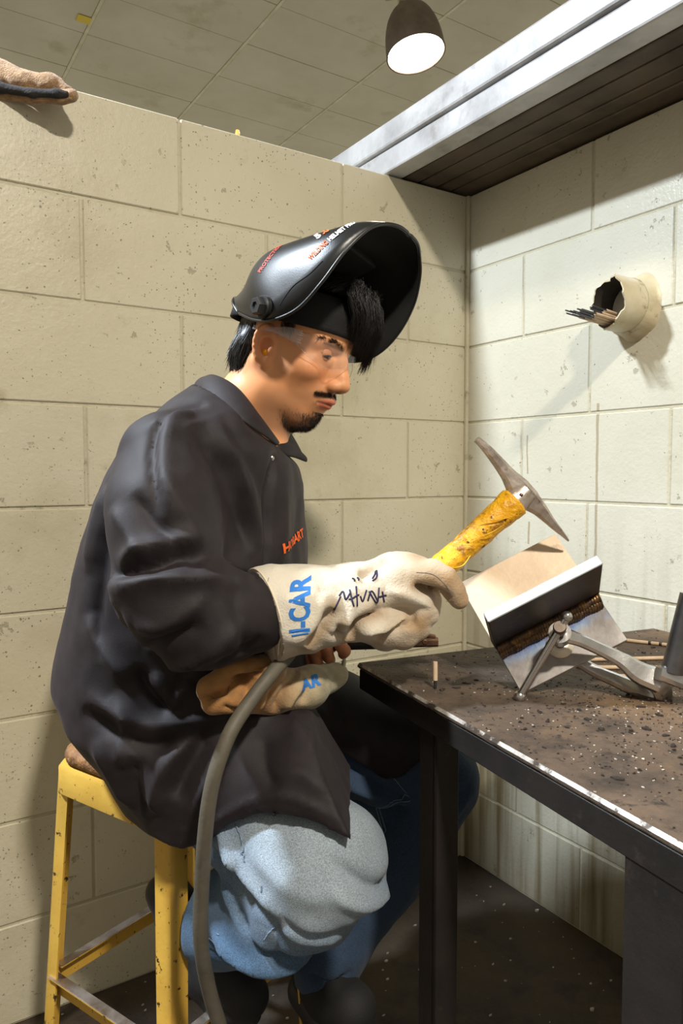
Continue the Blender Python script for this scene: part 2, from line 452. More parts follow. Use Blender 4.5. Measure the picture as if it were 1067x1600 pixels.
# ================================================================ pendant lamps
M_SHADE = mat('bronze shade', S(126, 112, 100), S(108, 95, 84), 20, rough=.5, metal=.15, bump=.0006, bscale=300)
M_CREAM = mat('cream plastic', S(226, 216, 184), rough=.5)
M_BRASS = mat('orange wire', S(226, 140, 42), rough=.45)
def emit(name, col, st):
    m = bpy.data.materials.new(name); m.use_nodes = True; nt = m.node_tree; b = nt.nodes['Principled BSDF']
    b.inputs['Base Color'].default_value = (*[c*.9 for c in col], 1); b.inputs['Emission Color'].default_value = (*col, 1); b.inputs['Emission Strength'].default_value = st
    return m
def pendant(loc, tilt, watts, colour, label):
    r = empty('pendant_lamp', loc, (tilt[0], tilt[1], -YAW)); tag(r, label, 'lamp', 'dome pendant lamps of the workshop')
    R_ = .124; prof = []
    for i in range(15):
        a = math.pi/2*i/14; prof.append((max(.022, R_*math.sin(a)**.72), .205*math.cos(a)**1.0+.012))
    prof += [(R_+.002, 0), (R_-.003, 0), (R_-.006, .02)] + [(max(.02, (R_-.006)*math.sin(math.pi/2*i/8)**.72), .198*math.cos(math.pi/2*i/8)+.014) for i in range(7, -1, -1)]
    Acc().add(lathe_data(prof, 40)).build('shade', M_SHADE, r, sharp=50)
    Acc().add(lathe_data([(1e-4, -.006), (.06, -.004), (R_-.007, .004), (R_-.007, .012), (1e-4, .012)], 40)).build('diffuser', emit('lamp glow', colour, 9.0), r)
    Acc().add(lathe_data([(1e-4, .20), (.030, .205), (.030, .235), (.022, .25), (.022, .30), (1e-4, .30)], 20)).build('socket', M_SHADE, r, sharp=40)
    if watts < 60:
        bm = bmesh.new(); add_box(bm, .045, .05, .075, T(-.022, -.035, .255), .004); add_box(bm, .04, .04, .09, T(-.075, -.03, .29), .004); bm_obj('wire_connector', bm, M_CREAM, r)
        Acc().add(tube_data([(.0, -.03, .215), (.022, -.036, .24), (.024, -.03, .29), (.0, -.01, .33)], .006, 8, 14)).build('wire', M_BRASS, r)
    hi = CZ-loc[2]-.02
    inv = r.rotation_euler.to_matrix().inverted()
    top = inv @ Vector((0, 0, hi))
    Acc().add(tube_data([(0, 0, .29), tuple(top)], .008, 10)).build('stem', M_SHADE, r)
    l = bpy.data.lights.new('lamp_light', 'AREA'); l.shape = 'DISK'; l.size = .22; l.energy = watts; l.color = colour
    lo = bpy.data.objects.new('lamp_light', l); lo.location = (0, 0, -.012); link(lo, r)
    return r
for a in LAMPS: pendant(*a)
r_ = empty('indicator_lamp', (-0.2752,0.8669,2.245)); tag(r_, 'tiny amber lamp peeping over the block wall top', 'lamp')
Acc().add(lathe_data([(1e-4, .02), (.006, .018), (.008, .008), (.006, -.01), (1e-4, -.01)], 12)).build('bulb', emit('amber', (1, .50, .12), .7), r_)
Acc().add(lathe_data([(1e-4, -.01), (.007, -.01), (.007, -.04), (.028, -.045), (.028, -r_.location.z), (1e-4, -r_.location.z)], 12)).build('post', M_SHADE, r_, sharp=40)

# ================================================================ steel tubes laid across the booth
M_GALV = mat('mill steel', S(196, 195, 196), S(158, 156, 156), 7, rough=.5, metal=.3, coord='world', bump=.0006, bscale=40,
             dirt=[(S(132, 124, 118), 9, .56, .75), (S(228, 227, 226), 3, .55, .8)])
M_MILL = mat('dark mill steel', S(96, 82, 68), S(66, 56, 48), 4, rough=.5, metal=.4, coord='world', bump=.0006, bscale=50, dirt=[(S(56, 46, 38), 8, .5, .72)])
xs = -.276; k = 0
TUBES = [(.058, 'outermost steel tube of the lower layer over the booth'), (.050, 'second steel tube of the lower layer from the booth side'),
         (.058, 'middle steel tube of the lower layer'), (.048, 'second steel tube of the lower layer from the right wall'),
         (.115, 'wide steel tube of the lower layer resting over the right wall')]
tz0 = 9*U+.001
for w_, lab in TUBES:
    bm = bmesh.new(); zz = tz0
    L_ = 2.75; add_box(bm, w_-.001, L_, .056, T(xs+w_/2, .32-L_/2, zz+.028), .005, 2)
    bm2 = bm; o = bm_obj('steel_tube', bm2, M_GALV if k == 0 else M_MILL); tag(o, lab, 'steel tube', 'steel tubes over the booth'); xs += w_+.0015; k += 1
bm = bmesh.new(); add_box(bm, .060, 2.75, .060, T(-.276+.030-.005, .32-2.75/2, tz0+.0605+.030), .006, 2)
tag(bm_obj('steel_tube', bm, M_GALV), 'bright steel tube lying on the outermost lower tube', 'steel tube', 'steel tubes over the booth')

# ================================================================ welding table
TA = Vector((-.694, -.49, 0)); ang = math.radians(9.0)
te = Vector((math.cos(ang), -math.sin(ang), 0)); tn = Vector((-math.sin(ang), -math.cos(ang), 0)); TH = .762
TW, TL = .682, 1.25
table = empty('welding_table', TA+te*TW/2+tn*TL/2, (0, 0, -ang)); tag(table, 'steel welding table with dirty brown top and angle legs', 'table')
M_TOP = mat('scaled steel top', S(104, 86, 71), S(68, 58, 51), 9, rough=.55, metal=.25, bump=.0018, bscale=110, rough2=.8,
            dirt=[(S(132, 106, 80), 4.5, .52, .70), (S(48, 41, 36), 10, .50, .68), (S(56, 48, 42), 60, .56, .66), (S(160, 152, 144), 90, .70, .76)])
M_EDGE = mat('worn bright edge', S(226, 222, 216), S(164, 154, 144), 40, rough=.35, metal=.55, dirt=[(S(74, 64, 56), 34, .50, .60)])
M_DARK = mat('dark painted steel', S(44, 38, 35), S(34, 30, 28), 12, rough=.55, metal=.25, bump=.0005, bscale=120, dirt=[(S(70, 58, 48), 20, .60, .75)])
M_BLUEST = mat('bluish steel bar', S(136, 142, 152), S(112, 118, 126), 9, rough=.5, metal=.45)
bm = bmesh.new(); add_box(bm, TW, TL, .010, T(0, 0, TH-.005), .0036, 1)
for f in bm.faces:
    if abs(f.normal.z) < .9 and abs(f.normal.z) > .2: f.material_index = 1
bm_obj('tabletop', bm, [M_TOP, M_EDGE], table)
def tbox(name, x0, x1, y0, y1, z0, z1, m, bev=.002):   # table frame: x from the near long edge inwards, y from the far-left end towards the viewer
    bm = bmesh.new(); add_box(bm, x1-x0, y1-y0, z1-z0, T(-TW/2+(x0+x1)/2, TL/2-(y0+y1)/2, (z0+z1)/2), bev); return bm_obj(name, bm, m, table)
def tangle(name, y0, y1):   # L-section leg: two flanges
    bm = bmesh.new(); t_ = .005; w_ = .040
    add_box(bm, t_, y1-y0, TH-.012, T(-TW/2+.006+t_/2, TL/2-(y0+y1)/2, (TH-.012)/2), .001)
    add_box(bm, w_, t_, TH-.012, T(-TW/2+.006+w_/2, TL/2-(y1-t_/2), (TH-.012)/2), .001)
    return bm_obj(name, bm, M_DARK, table)
tbox('frame_rail', .003, .009, .004, TL-.004, TH-.045, TH-.0101, M_DARK)
tbox('frame_rail', .009, TW-.02, .004, .010, TH-.045, TH-.0101, M_DARK)
tbox('frame_rail', TW-.02, TW-.014, .004, TL-.004, TH-.045, TH-.0101, M_DARK)
tangle('leg', .205, .247); tangle('leg', .598, .672)
tbox('leg', -.002, .040, .705, .750, 0, TH-.030, M_BLUEST)
tbox('leg', TW-.06, TW-.02, .03, .07, 0, TH-.012, M_DARK); tbox('leg', TW-.06, TW-.02, TL-.07, TL-.03, 0, TH-.012, M_DARK)
def on_table(a, b): return TA+te*a+tn*b+Vector((0, 0, TH))

# slag: flat broken flakes
M_SLAG = mat('slag', S(58, 48, 42), S(38, 32, 30), 30, rough=.6, metal=.3, bump=.0008, bscale=200)
M_CRUMB = mat('pale grit', S(206, 200, 190), S(150, 140, 128), 60, rough=.7)
def flake(sz, thick, seed):
    rd = random.Random(seed); n = rd.randint(5, 7); pts = []
    for i in range(n):
        a = 2*math.pi*(i+rd.uniform(-.3, .3))/n; q = sz*rd.uniform(.45, 1); pts.append((q*math.cos(a)*1.35, q*math.sin(a)*.8))
    v = [(x, y, rd.uniform(0, .25)*thick) for x, y in pts]+[(x*.9, y*.9, thick*(1+rd.uniform(-.3, .5))) for x, y in pts]
    f = [tuple(range(n))[::-1], tuple(range(n, 2*n))]+[(i, (i+1) % n, n+(i+1) % n, n+i) for i in range(n)]
    return v, f
spots = [(-0.632,-0.6535,0.762),(-0.6516,-0.6934,0.762),(-0.5967,-0.6806,0.762),(-0.5775,-0.6455,0.762),(-0.5472,-0.6651,0.762),(-0.5886,-0.7341,0.762),(-0.663,-0.72,0.762),(-0.6197,-0.7255,0.762),(-0.58,-0.8628,0.762),(-0.6023,-0.8943,0.762),(-0.5397,-0.8888,0.762),(-0.4985,-0.8993,0.762),(-0.5695,-0.9581,0.762),(-0.5696,-0.9847,0.762),(-0.7281,-1.034,0.762),(-0.5764,-0.8324,0.762),(-0.6524,-0.8707,0.762),(-0.6302,-0.8367,0.762),(-0.5075,-0.9346,0.762),(-0.6758,-0.6893,0.762),(-0.6227,-0.6843,0.762),(-0.6169,-0.9275,0.762),(-0.5904,-0.9501,0.762),(-0.5927,-1.01,0.762),(-0.6982,-0.8749,0.762),(-0.176,-0.7003,0.762),(-0.2249,-0.7143,0.762)]
for i, s_ in enumerate(spots):
    sz = random.uniform(.003, .0075); o = mesh_obj('slag_flake', *flake(sz, random.uniform(.001, .002), i), M_SLAG, smooth=False, loc=(s_[0], s_[1], TH+.0002))
    o.rotation_euler = (random.uniform(-.06, .06), random.uniform(-.06, .06), random.uniform(0, 6.3)); tag(o, 'dark flat flake of slag lying on the tabletop', 'slag flake', 'slag flakes on the tabletop')
A = Acc(); Bc = Acc()
for i in range(3600):
    if i < 2500:
        c = on_table(.31+random.gauss(0, .16), .44+random.gauss(0, .17))
    else: c = on_table(random.uniform(.01, TW-.02), random.uniform(.01, TL-.3))
    loc_ = c-TA
    if not (.006 < loc_.dot(te) < TW-.01 and .006 < loc_.dot(tn) < TL-.02): continue
    sz = random.uniform(.0004, .0019)*(1 if random.random() < .9 else 1.6); v, f = flake(sz, sz*.5, i+99); a = random.uniform(0, 6.3)
    v = [(c.x+x*math.cos(a)-y*math.sin(a), c.y+x*math.sin(a)+y*math.cos(a), TH+z) for x, y, z in v]
    (Bc if (random.random() < .25 and sz < .0024) else A).add((v, f))
tag(A.build('slag_crumbs', M_SLAG, smooth=False), 'fine dark slag crumbs strewn over the tabletop', 'slag', kind='stuff')
tag(Bc.build('spatter_grit', M_CRUMB, smooth=False), 'fine pale grit strewn over the tabletop', 'grit', kind='stuff')
A = Acc()
for i in range(260):
    x, y = random.uniform(-1.3, -.02), random.uniform(-.95, -.02); sz = random.uniform(.001, .0045)*(1 if i % 9 else 1.8); v, f = flake(sz, sz*.6, i)
    A.add(([(x+p_[0], y+p_[1], .0005+p_[2]) for p_ in v], f))
tag(A.build('floor_grit', M_CRUMB, smooth=False), 'pale crumbs scattered on the dark concrete floor', 'grit', kind='stuff')

# ================================================================ pipe stub in the right wall with electrodes
M_PIPE = mat('painted pipe', S(206, 196, 168), S(188, 172, 136), 10, rough=.4, coord='world', bump=.0012, bscale=60, dirt=[(S(124, 96, 62), 24, .60, .70), (S(70, 56, 44), 30, .69, .74)])
M_PIPE_IN = mat('dark pipe inside', S(70, 62, 54), S(48, 42, 38), 18, rough=.7, metal=.3, coord='world', bump=.001, bscale=80)  # inside of the pipe in a darker tone than the outside
pc = (0,-0.5178,1.437); PR = .056; pl = .090
pipe = empty('pipe_stub', (0, pc[1], pc[2])); tag(pipe, 'short painted pipe stub with a torn open end on the right wall', 'pipe')
n = 56; V_, F_ = [], []; mi = []
def torn(a):
    j = .006*math.sin(3*a+.7)+.0035*math.sin(8*a+2)+.0018*math.sin(19*a)
    if -.4 < math.cos(a) and math.sin(a) < -.1: j *= .5
    return pl+j-.024*math.cos(a)-(.012 if (1.2 < a < 2.0) else 0)
rings = [(PR, 0.), (PR, .25), (PR, .5), (PR, .75), (PR, 1.), (PR-.003, 1.), (PR-.003, .6), (PR-.003, .3), (PR-.003, 0.)]
for rr, t in rings:
    for i in range(n):
        a = 2*math.pi*i/n; V_.append((-torn(a)*t+.004, rr*math.cos(a), rr*math.sin(a)))
for q in range(len(rings)-1):
    for i in range(n):
        i2 = (i+1) % n; F_.append((q*n+i, q*n+i2, (q+1)*n+i2, (q+1)*n+i)); mi.append(1 if q >= 5 else 0)
F_.append(tuple((len(rings)-1)*n+i for i in range(n))); mi.append(1)
o = mesh_obj('pipe', V_, F_, [M_PIPE, M_PIPE_IN], pipe); o.data.polygons.foreach_set('material_index', mi); o.data.set_sharp_from_angle(angle=math.radians(40))
# rough mortar collar where it meets the wall
V_, F_ = [], []; n2 = 40
for q, (rr, xx) in enumerate(((PR+.0005, -.030), (PR+.003, -.012), (PR+.009, -.003), (PR+.015, .002))):
    for i in range(n2):
        a = 2*math.pi*i/n2; rj = rr+(q > 0)*(.003*math.sin(3*a+1)+.002*math.sin(7*a))+(.008*max(0, -math.sin(a)-.3) if q in (1, 2) else 0); V_.append((xx+.003*math.sin(5*a)*(q in (1, 2)), rj*math.cos(a), rj*math.sin(a)))
for q in range(3):
    for i in range(n2): i2 = (i+1) % n2; F_.append((q*n2+i, q*n2+i2, (q+1)*n2+i2, (q+1)*n2+i))
mesh_obj('mortar_collar', V_, F_, M_PIPE, pipe)

M_ROD = mat('flux coating', S(214, 190, 160), S(196, 170, 140), 40, rough=.7)
M_RODTIP = mat('bare rod core', S(84, 84, 90), rough=.35, metal=.9)
def electrode(a, b, label, group, bare=.22, rr=.0024):
    a = Vector(a); b = Vector(b); r = empty('welding_electrode', a); tag(r, label, 'welding rod', group)
    m = (b-a)*bare
    Acc().add(cyl_between(m, b-a, rr, 10)).build('flux_coating', M_ROD, r, sharp=50)
    Acc().add(cyl_between((0, 0, 0), m, rr*.62, 8)).build('core_wire', M_RODTIP, r, sharp=50)
    return r
bot = pc[2]-PR+.003
for i in range(16):
    row = i % 7; lay = i//7
    y = pc[1]+(row-3)*.0068+(lay % 2)*.0034+random.uniform(-.0007, .0007)
    zr = bot+.0030+ (PR-.003)-math.sqrt((PR-.003)**2-(y-pc[1])**2)+lay*.0056
    ln = random.uniform(.150, .200); dz = .014
    electrode((-ln, y-.004, zr+dz), (-.02, y, zr+.001), 'thin welding electrode in the bundle sticking out of the pipe stub', 'electrodes in the pipe stub', bare=random.uniform(.22, .34), rr=.0026)

# stub of an electrode standing on the table and rods lying behind the clamp
p0 = (-0.6796,-0.6792,0.762); electrode((p0[0], p0[1], TH+.0005), (p0[0]+.002, p0[1]+.003, TH+.040), 'short electrode stub standing upright on the tabletop', 'electrodes on the table', bare=.3, rr=.0036)
rods = [((-0.1873,-0.6259,0.762), (-0.125,-0.7564,0.762), 'white rod with black dashes lying farthest back on the table'),
        ((-0.3718,-0.6931,0.762), (-0.1902,-0.7902,0.762), 'tan rod lying on the table just behind the clamp'),
        ((-0.4159,-0.7226,0.762), (-0.2525,-0.8283,0.762), 'tan rod lying on the table under the clamp arm'),
        ((-0.4329,-0.7738,0.762), (-0.3019,-0.8585,0.762), 'short tan rod lying between the two clamp arms'),
        ((-0.4225,-0.8297,0.762), (-0.341,-0.8824,0.762), 'tan rod lying nearest the front between the clamp arms')]
for i, (a, b, lab) in enumerate(rods):
    a = Vector((a[0], a[1], TH+.0035)); b = Vector((b[0], b[1], TH+.0035))
    r = electrode(a, b, lab, None, bare=.02, rr=.0033)
    if i == 0:
        dd = (b-a)
        for t in (.42, .55, .68): Acc().add(cyl_between(dd*t, dd*(t+.035), .0034, 10)).build('black_mark', M_RODTIP, r)
# ================================================================ welded T-joint test piece
def rect_sweep(path, wid, thk, hint=(0, 0, 1), ch=.25, n=None, nd=None):
    """sweep a chamfered rectangle along a path; wid is measured along hint x tangent, thk along hint"""
    P = np.array(path, float)
    if n:
        s0 = np.linspace(0, 1, len(P)); P2 = spline(P, n)
        wid = np.interp(np.linspace(0, 1, n), s0, wid); thk = np.interp(np.linspace(0, 1, n), s0, thk); P = P2
    tg = np.gradient(P, axis=0); tg /= np.linalg.norm(tg, axis=1)[:, None]
    V_, F_ = [], []; m = len(P)
    for i in range(m):
        b = np.array(hint, float); b = b-tg[i]*(b @ tg[i]); b /= np.linalg.norm(b); a = np.cross(b, tg[i])
        w_, t_ = wid[i]/2, thk[i]/2; c = ch*min(w_, t_)
        for x, y in ((w_-c, t_), (-w_+c, t_), (-w_, t_-c), (-w_, -t_+c), (-w_+c, -t_), (w_-c, -t_), (w_, -t_+c), (w_, t_-c)): V_.append(P[i]+a*x+b*y)
    for i in range(m-1):
        for k in range(8): k2 = (k+1) % 8; F_.append((i*8+k, i*8+k2, (i+1)*8+k2, (i+1)*8+k))
    F_.append(tuple(range(8))[::-1]); F_.append(tuple((m-1)*8+k for k in range(8)))
    return [tuple(v) for v in V_], F_

M_PLATE = mat('ground plate', S(170, 164, 162), S(120, 112, 110), 14, rough=.38, metal=.7, bump=.0005, bscale=90,
              dirt=[(S(206, 176, 146), 8, .48, .75), (S(84, 72, 66), 16, .58, .74)])
M_PLATE_DK = mat('mill scale plate', S(74, 62, 56), S(50, 44, 42), 12, rough=.45, metal=.5, bump=.0005, bscale=90, dirt=[(S(110, 92, 76), 18, .6, .75)])
M_CUT = mat('saw-cut edge', S(200, 206, 206), S(170, 176, 178), 30, rough=.5, metal=.35)
def weld_tint(m, nt, b, co, noise, ramp, mix, c):
    N = nt.nodes; L = nt.links; sx = N.new('ShaderNodeSeparateXYZ'); L.new(co, sx.inputs[0])
    # heat tint bands beside the weld (local y runs down the plate)
    r = N.new('ShaderNodeValToRGB'); e = r.color_ramp; e.elements[0].position = 0; e.elements[0].color = S(96, 74, 66)
    e.elements[1].position = 1; e.elements[1].color = S(176, 170, 166)
    for p_, cc in ((.18, S(86, 60, 84)), (.34, S(72, 104, 160)), (.50, S(120, 150, 184)), (.68, S(160, 156, 154))):
        q = e.elements.new(p_); q.color = cc
    mr = N.new('ShaderNodeMapRange'); mr.inputs['From Min'].default_value = -.008; mr.inputs['From Max'].default_value = -.050
    nn = N.new('ShaderNodeMath'); nn.operation = 'MULTIPLY_ADD'; L.new(noise(22), nn.inputs[0]); nn.inputs[1].default_value = -.022
    ad = N.new('ShaderNodeMath'); ad.operation = 'ADD'; L.new(sx.outputs['Y'], ad.inputs[0]); ad.inputs[1].default_value = .011
    L.new(ad.outputs[0], nn.inputs[2]); L.new(nn.outputs[0], mr.inputs['Value']); L.new(mr.outputs[0], r.inputs['Fac'])
    gt = N.new('ShaderNodeMath'); gt.operation = 'LESS_THAN'; L.new(sx.outputs['Y'], gt.inputs[0]); gt.inputs[1].default_value = .002
    L.new(mix(gt.outputs[0], c, mix(ramp(noise(9), .45, .72), r.outputs['Color'], S(112, 104, 100))), b.inputs['Base Color'])
M_BASE = mat('plate with heat tint', S(228, 206, 178), S(212, 188, 160), 10, rough=.5, metal=.12, bump=.0005, bscale=90, dirt=[(S(140, 112, 88), 14, .62, .74)], extra=weld_tint)
M_BEAD = mat('weld bead', S(110, 84, 58), S(58, 46, 38), 60, rough=.4, metal=.75, bump=.0006, bscale=220, dirt=[(S(150, 112, 64), 45, .55, .68)])
Dp = np.array((0.2631,1.054,0.7609)); Dp[2] = TH+.0015
e1 = np.array((.887, 0, .461)); nn_ = np.array((-.246, -.83, .504)); nn_ -= e1*(nn_ @ e1); nn_ /= np.linalg.norm(nn_); e2 = np.cross(e1, nn_)
if e2[2] > 0: e2 = -e2
def vdir(v): q = ROT.to_3x3() @ Vector(v); return q
cp = empty('welded_test_piece'); cp.matrix_world = frame(to_world(Dp), vdir(e1), vdir(-e2) , vdir(e1).cross(vdir(-e2)))
tag(cp, 'steel tee joint of two welded plates leaning on the tabletop', 'steel piece')
zs = 1.0 if vdir(e1).cross(vdir(-e2)).dot(vdir(nn_)) > 0 else -1.0    # local z points out of the plate to the weld side
BW, BL, FLG, FT, FY = .172, .197, .128, .015, .197*.38
bm = bmesh.new(); add_box(bm, BW, BL, .010, T(BW/2, BL/2, -.005*zs), .0006)
M_BASE_l = M_BASE
# local y: 0 at the lower edge, so shift the tint's origin through the object itself
bp_ = bm_obj('base_plate', bm, M_BASE, cp); bp_.location = (0, FY, 0); bp_.data.transform(T(0, -FY, 0))
bm = bmesh.new(); add_box(bm, BW+.003, FT, FLG, T(BW/2, FY+FT/2, zs*FLG/2), .0012)
for f in bm.faces:
    if f.normal.z*zs > .7: f.material_index = 1
bm_obj('flange_plate', bm, [M_PLATE_DK, M_CUT], cp)
# fillet weld: three stringer beads with rippled surface
for q, (yy, zz, rr) in enumerate(((-.004, .010, .0075), (-.010, .004, .0075), (-.002, .0035, .008))):
    V_, F_ = [], []; m = 150; sg = 10
    for i in range(m):
        x = .001+(BW-.002)*i/(m-1); rip = 1+.16*abs(math.sin(x*math.pi/.0042))+.10*math.sin(x*190+q*2)+random.uniform(-.03, .03)
        for k in range(sg):
            a = 2*math.pi*k/sg; V_.append((x+.0016*math.cos(a), FY+yy+rr*rip*math.cos(a), zs*(zz+rr*rip*math.sin(a))))
    for i in range(m-1):
        for k in range(sg): k2 = (k+1) % sg; F_.append((i*sg+k, i*sg+k2, (i+1)*sg+k2, (i+1)*sg+k))
    F_ += [tuple(range(sg)), tuple((m-1)*sg+k for k in range(sg))]
    mesh_obj('weld_bead', V_, F_, M_BEAD, cp)

# ================================================================ C-clamp
M_CHROME = mat('polished clamp steel', S(206, 204, 202), S(176, 174, 172), 20, rough=.22, metal=.95, bump=.0003, bscale=60, dirt=[(S(120, 112, 106), 22, .62, .78)])
M_SCREW = mat('dark screw steel', S(120, 106, 96), S(92, 82, 76), 60, rough=.4, metal=.85)
M_PAD = mat('zinc pad', S(216, 206, 188), rough=.4, metal=.5)
Pp = Dp+.084*e1-.036*e2; B0 = np.array((0.4322,1.02,0.7935))
clamp = base_empty('c_clamp', (B0[0], B0[1], TH)); cb_ = np.array((B0[0], B0[1], TH)); tag(clamp, 'shiny steel C-clamp with sliding handle gripping the welded test piece', 'clamp')
boss = Pp+nn_*.056
rl = lambda pts: [tuple(np.array(p)-cb_) for p in pts]
A = Acc()
A.add(rect_sweep(rl([boss+np.array((.002, 0, .0)), (0.3379,1.03,0.8478), (0.3746,1.03,0.8312), (0.4002,1.025,0.8178), (0.4212,1.02,0.8026), (0.4463,1.015,0.7931)]), [.022, .017, .017, .020, .030, .034], [.014, .013, .013, .015, .02, .022], hint=nn_, n=26, ch=.5))
A.add(rect_sweep(rl([Pp-nn_*.018, (0.3724,1.075,0.7931), (0.4004,1.06,0.782), (0.4321,1.045,0.7703), (0.4575,1.035,0.765)]), [.016, .017, .018, .022, .026], [.014, .014, .014, .016, .022], hint=nn_, n=20, ch=.5))
A.add(rect_sweep(rl([(0.432,1.02,0.8026), (0.4509,1.025,0.7828), (0.4613,1.035,0.7612)]), [.03, .032, .026], [.024, .024, .02], hint=(0, -1, .3), n=8, ch=.5))
A.add(cyl_between(*rl([boss-nn_*.010, boss+nn_*.010]), .0155, 24))
A.build('clamp_frame', M_CHROME, clamp, sharp=40)
# screw with thread rings
prof = [(1e-4, 0)]; zz = 0.
while zz < .070: prof += [(.0062, zz), (.0074, zz+.0012), (.0062, zz+.0024)]; zz += .0024
prof += [(.0062, .070), (.0085, .070), (.0092, .073), (.0092, .084), (.0080, .087), (1e-4, .087)]
mS, _ = axis_frame(rl([Pp+nn_*.004])[0], rl([Pp+nn_*.09])[0]); Acc().add(lathe_data(prof, 20, mS)).build('screw', M_SCREW, clamp, sharp=35)
Acc().add(lathe_data([(1e-4, .0006), (.019, .0006), (.0195, .004), (.014, .009), (.009, .011), (1e-4, .011)], 28, axis_frame(rl([Pp])[0], rl([Pp+nn_])[0])[0])).build('swivel_pad', M_PAD, clamp, sharp=40)
hc = Pp+nn_*.082; ha = np.array((0.2539,1.028,0.7671)); hdir = (ha-hc)/np.linalg.norm(ha-hc); hb = hc-hdir*.020
A = Acc(); A.add(cyl_between(*rl([ha, hb]), .0056, 14))
for q, rr in ((ha, .0088), (hb, .0075)):
    A.add(lathe_data([(rr*math.sin(math.pi*i/8)+1e-5, -rr*math.cos(math.pi*i/8)) for i in range(9)], 16, Matrix.Translation(rl([q])[0])))
A.build('sliding_handle', M_CHROME, clamp, sharp=60)
A = Acc(); A.add(cyl_between(*rl([(0.4589,1,0.81), (0.4826,1,0.9171)]), .0165, 20)); A.build('bar', mat('grey bar steel', S(120, 118, 118), S(92, 90, 90), 20, rough=.3, metal=.9), clamp, sharp=40)
A = Acc(); A.add(rect_sweep(rl([(0.4377,1,0.81), (0.4662,1,0.801), (0.502,1,0.7875)]), [.02, .024, .024], [.02, .02, .02], hint=(0, -1, .3), ch=.5)); A.build('bar_collar', M_CHROME, clamp, sharp=40)

# ================================================================ chipping hammer (held in the gloved hand)
M_HSTEEL = mat('worn forged steel', S(206, 194, 184), S(156, 142, 132), 25, rough=.38, metal=.75, bump=.0009, bscale=90, dirt=[(S(96, 80, 70), 40, .58, .72), (S(214, 204, 196), 12, .58, .75)])
M_HYEL = mat('yellow handle wrap', S(240, 184, 24), S(222, 158, 14), 10, rough=.45, bump=.006, bscale=60, dirt=[(S(150, 100, 28), 30, .52, .62), (S(70, 46, 20), 70, .58, .64), (S(240, 226, 190), 36, .66, .69)])
HB = np.array((0.2631,1.105,1.043)); hm = base_empty('chipping_hammer', HB); tag(hm, 'chipping hammer with steel head and taped yellow handle held in the glove', 'hammer')
rh = lambda pts: [tuple(np.array(p)-HB) for p in pts]
hpts = [(0.2014,1.1,1.135),(0.2149,1.1,1.123),(0.2349,1.103,1.101),(0.2539,1.105,1.078),(0.2691,1.107,1.059),(0.2856,1.11,1.042),(0.2999,1.112,1.03),(0.3214,1.118,1.008),(0.3411,1.124,0.9893),(0.3504,1.128,0.98)]
A = Acc(); A.add(rect_sweep(rh(hpts), [.0195, .0185, .019, .022, .027, .027, .022, .0135, .0075, .003], [.008, .012, .016, .021, .033, .033, .022, .014, .009, .003], hint=(.64, 0, .77), n=44, ch=.45))
A.add(cyl_between(*rh([(0.2788,1.107,1.057), (0.2542,1.104,1.036)]), .0185, 24, .0235))
A.build('hammer_head', M_HSTEEL, hm, sharp=35)
V_, F_ = tube_data(rh([(0.26,1.104,1.041),(0.2371,1.1,1.021),(0.2076,1.095,0.9956),(0.1732,1.088,0.9656),(0.1437,1.08,0.9417),(0.1004,1.072,0.9067),(0.0662,1.065,0.8805)]), [.0235, .0215, .0195, .0195, .0215, .021, .022], 28, 60)
Vn = np.array(V_); ax0 = np.array(rh([(0.26,1.104,1.041)])[0]); Vn += (vnoise(Vn, 70, 3)*.0016+vnoise(Vn, 28, 5)*.0012)[:, None]*vnormals(Vn, np.array([f for f in F_ if len(f) == 4])) if False else 0
rad_ = vnoise(Vn, 80, 3)*.0011+np.round(vnoise(Vn, 26, 5)*1.6)*.0009
cen = np.repeat(np.array([Vn[i*28:(i+1)*28].mean(0) for i in range(60)]), 28, axis=0); Vn = Vn+(Vn-cen)/(np.linalg.norm(Vn-cen, axis=1)[:, None]+1e-9)*rad_[:, None]
mesh_obj('handle', Vn, F_, M_HYEL, hm)
# loose strips of tape standing off the handle
M_TAPE = mat('old tape', S(236, 186, 40), S(190, 140, 40), 20, rough=.5)
for a, b, c in (((0.2045,1.07,1.016), (0.2265,1.072,1.016), (0.2529,1.085,1.019)), ((0.2044,1.068,0.9922), (0.2193,1.068,0.9979), (0.2357,1.075,1.007)), ((0.155,1.06,0.9463), (0.1758,1.062,0.9497), (0.1891,1.07,0.9638))):
    Acc().add(tube_data(rh([a, b, c]), [.0008, .0016, .0008], 6, 14, flat=.5)).build('tape_edge', M_TAPE, hm)
bm = bmesh.new()
Acc().add(lathe_data([(1e-4, .0006), (.0026, .0003), (.003, -.001), (1e-4, -.001)], 12, axis_frame(rh([(0.2657,1.085,1.052)])[0], rh([(0.2572,1.05,1.053)])[0])[0])).build('rivet', M_SCREW, hm)
bm.free()

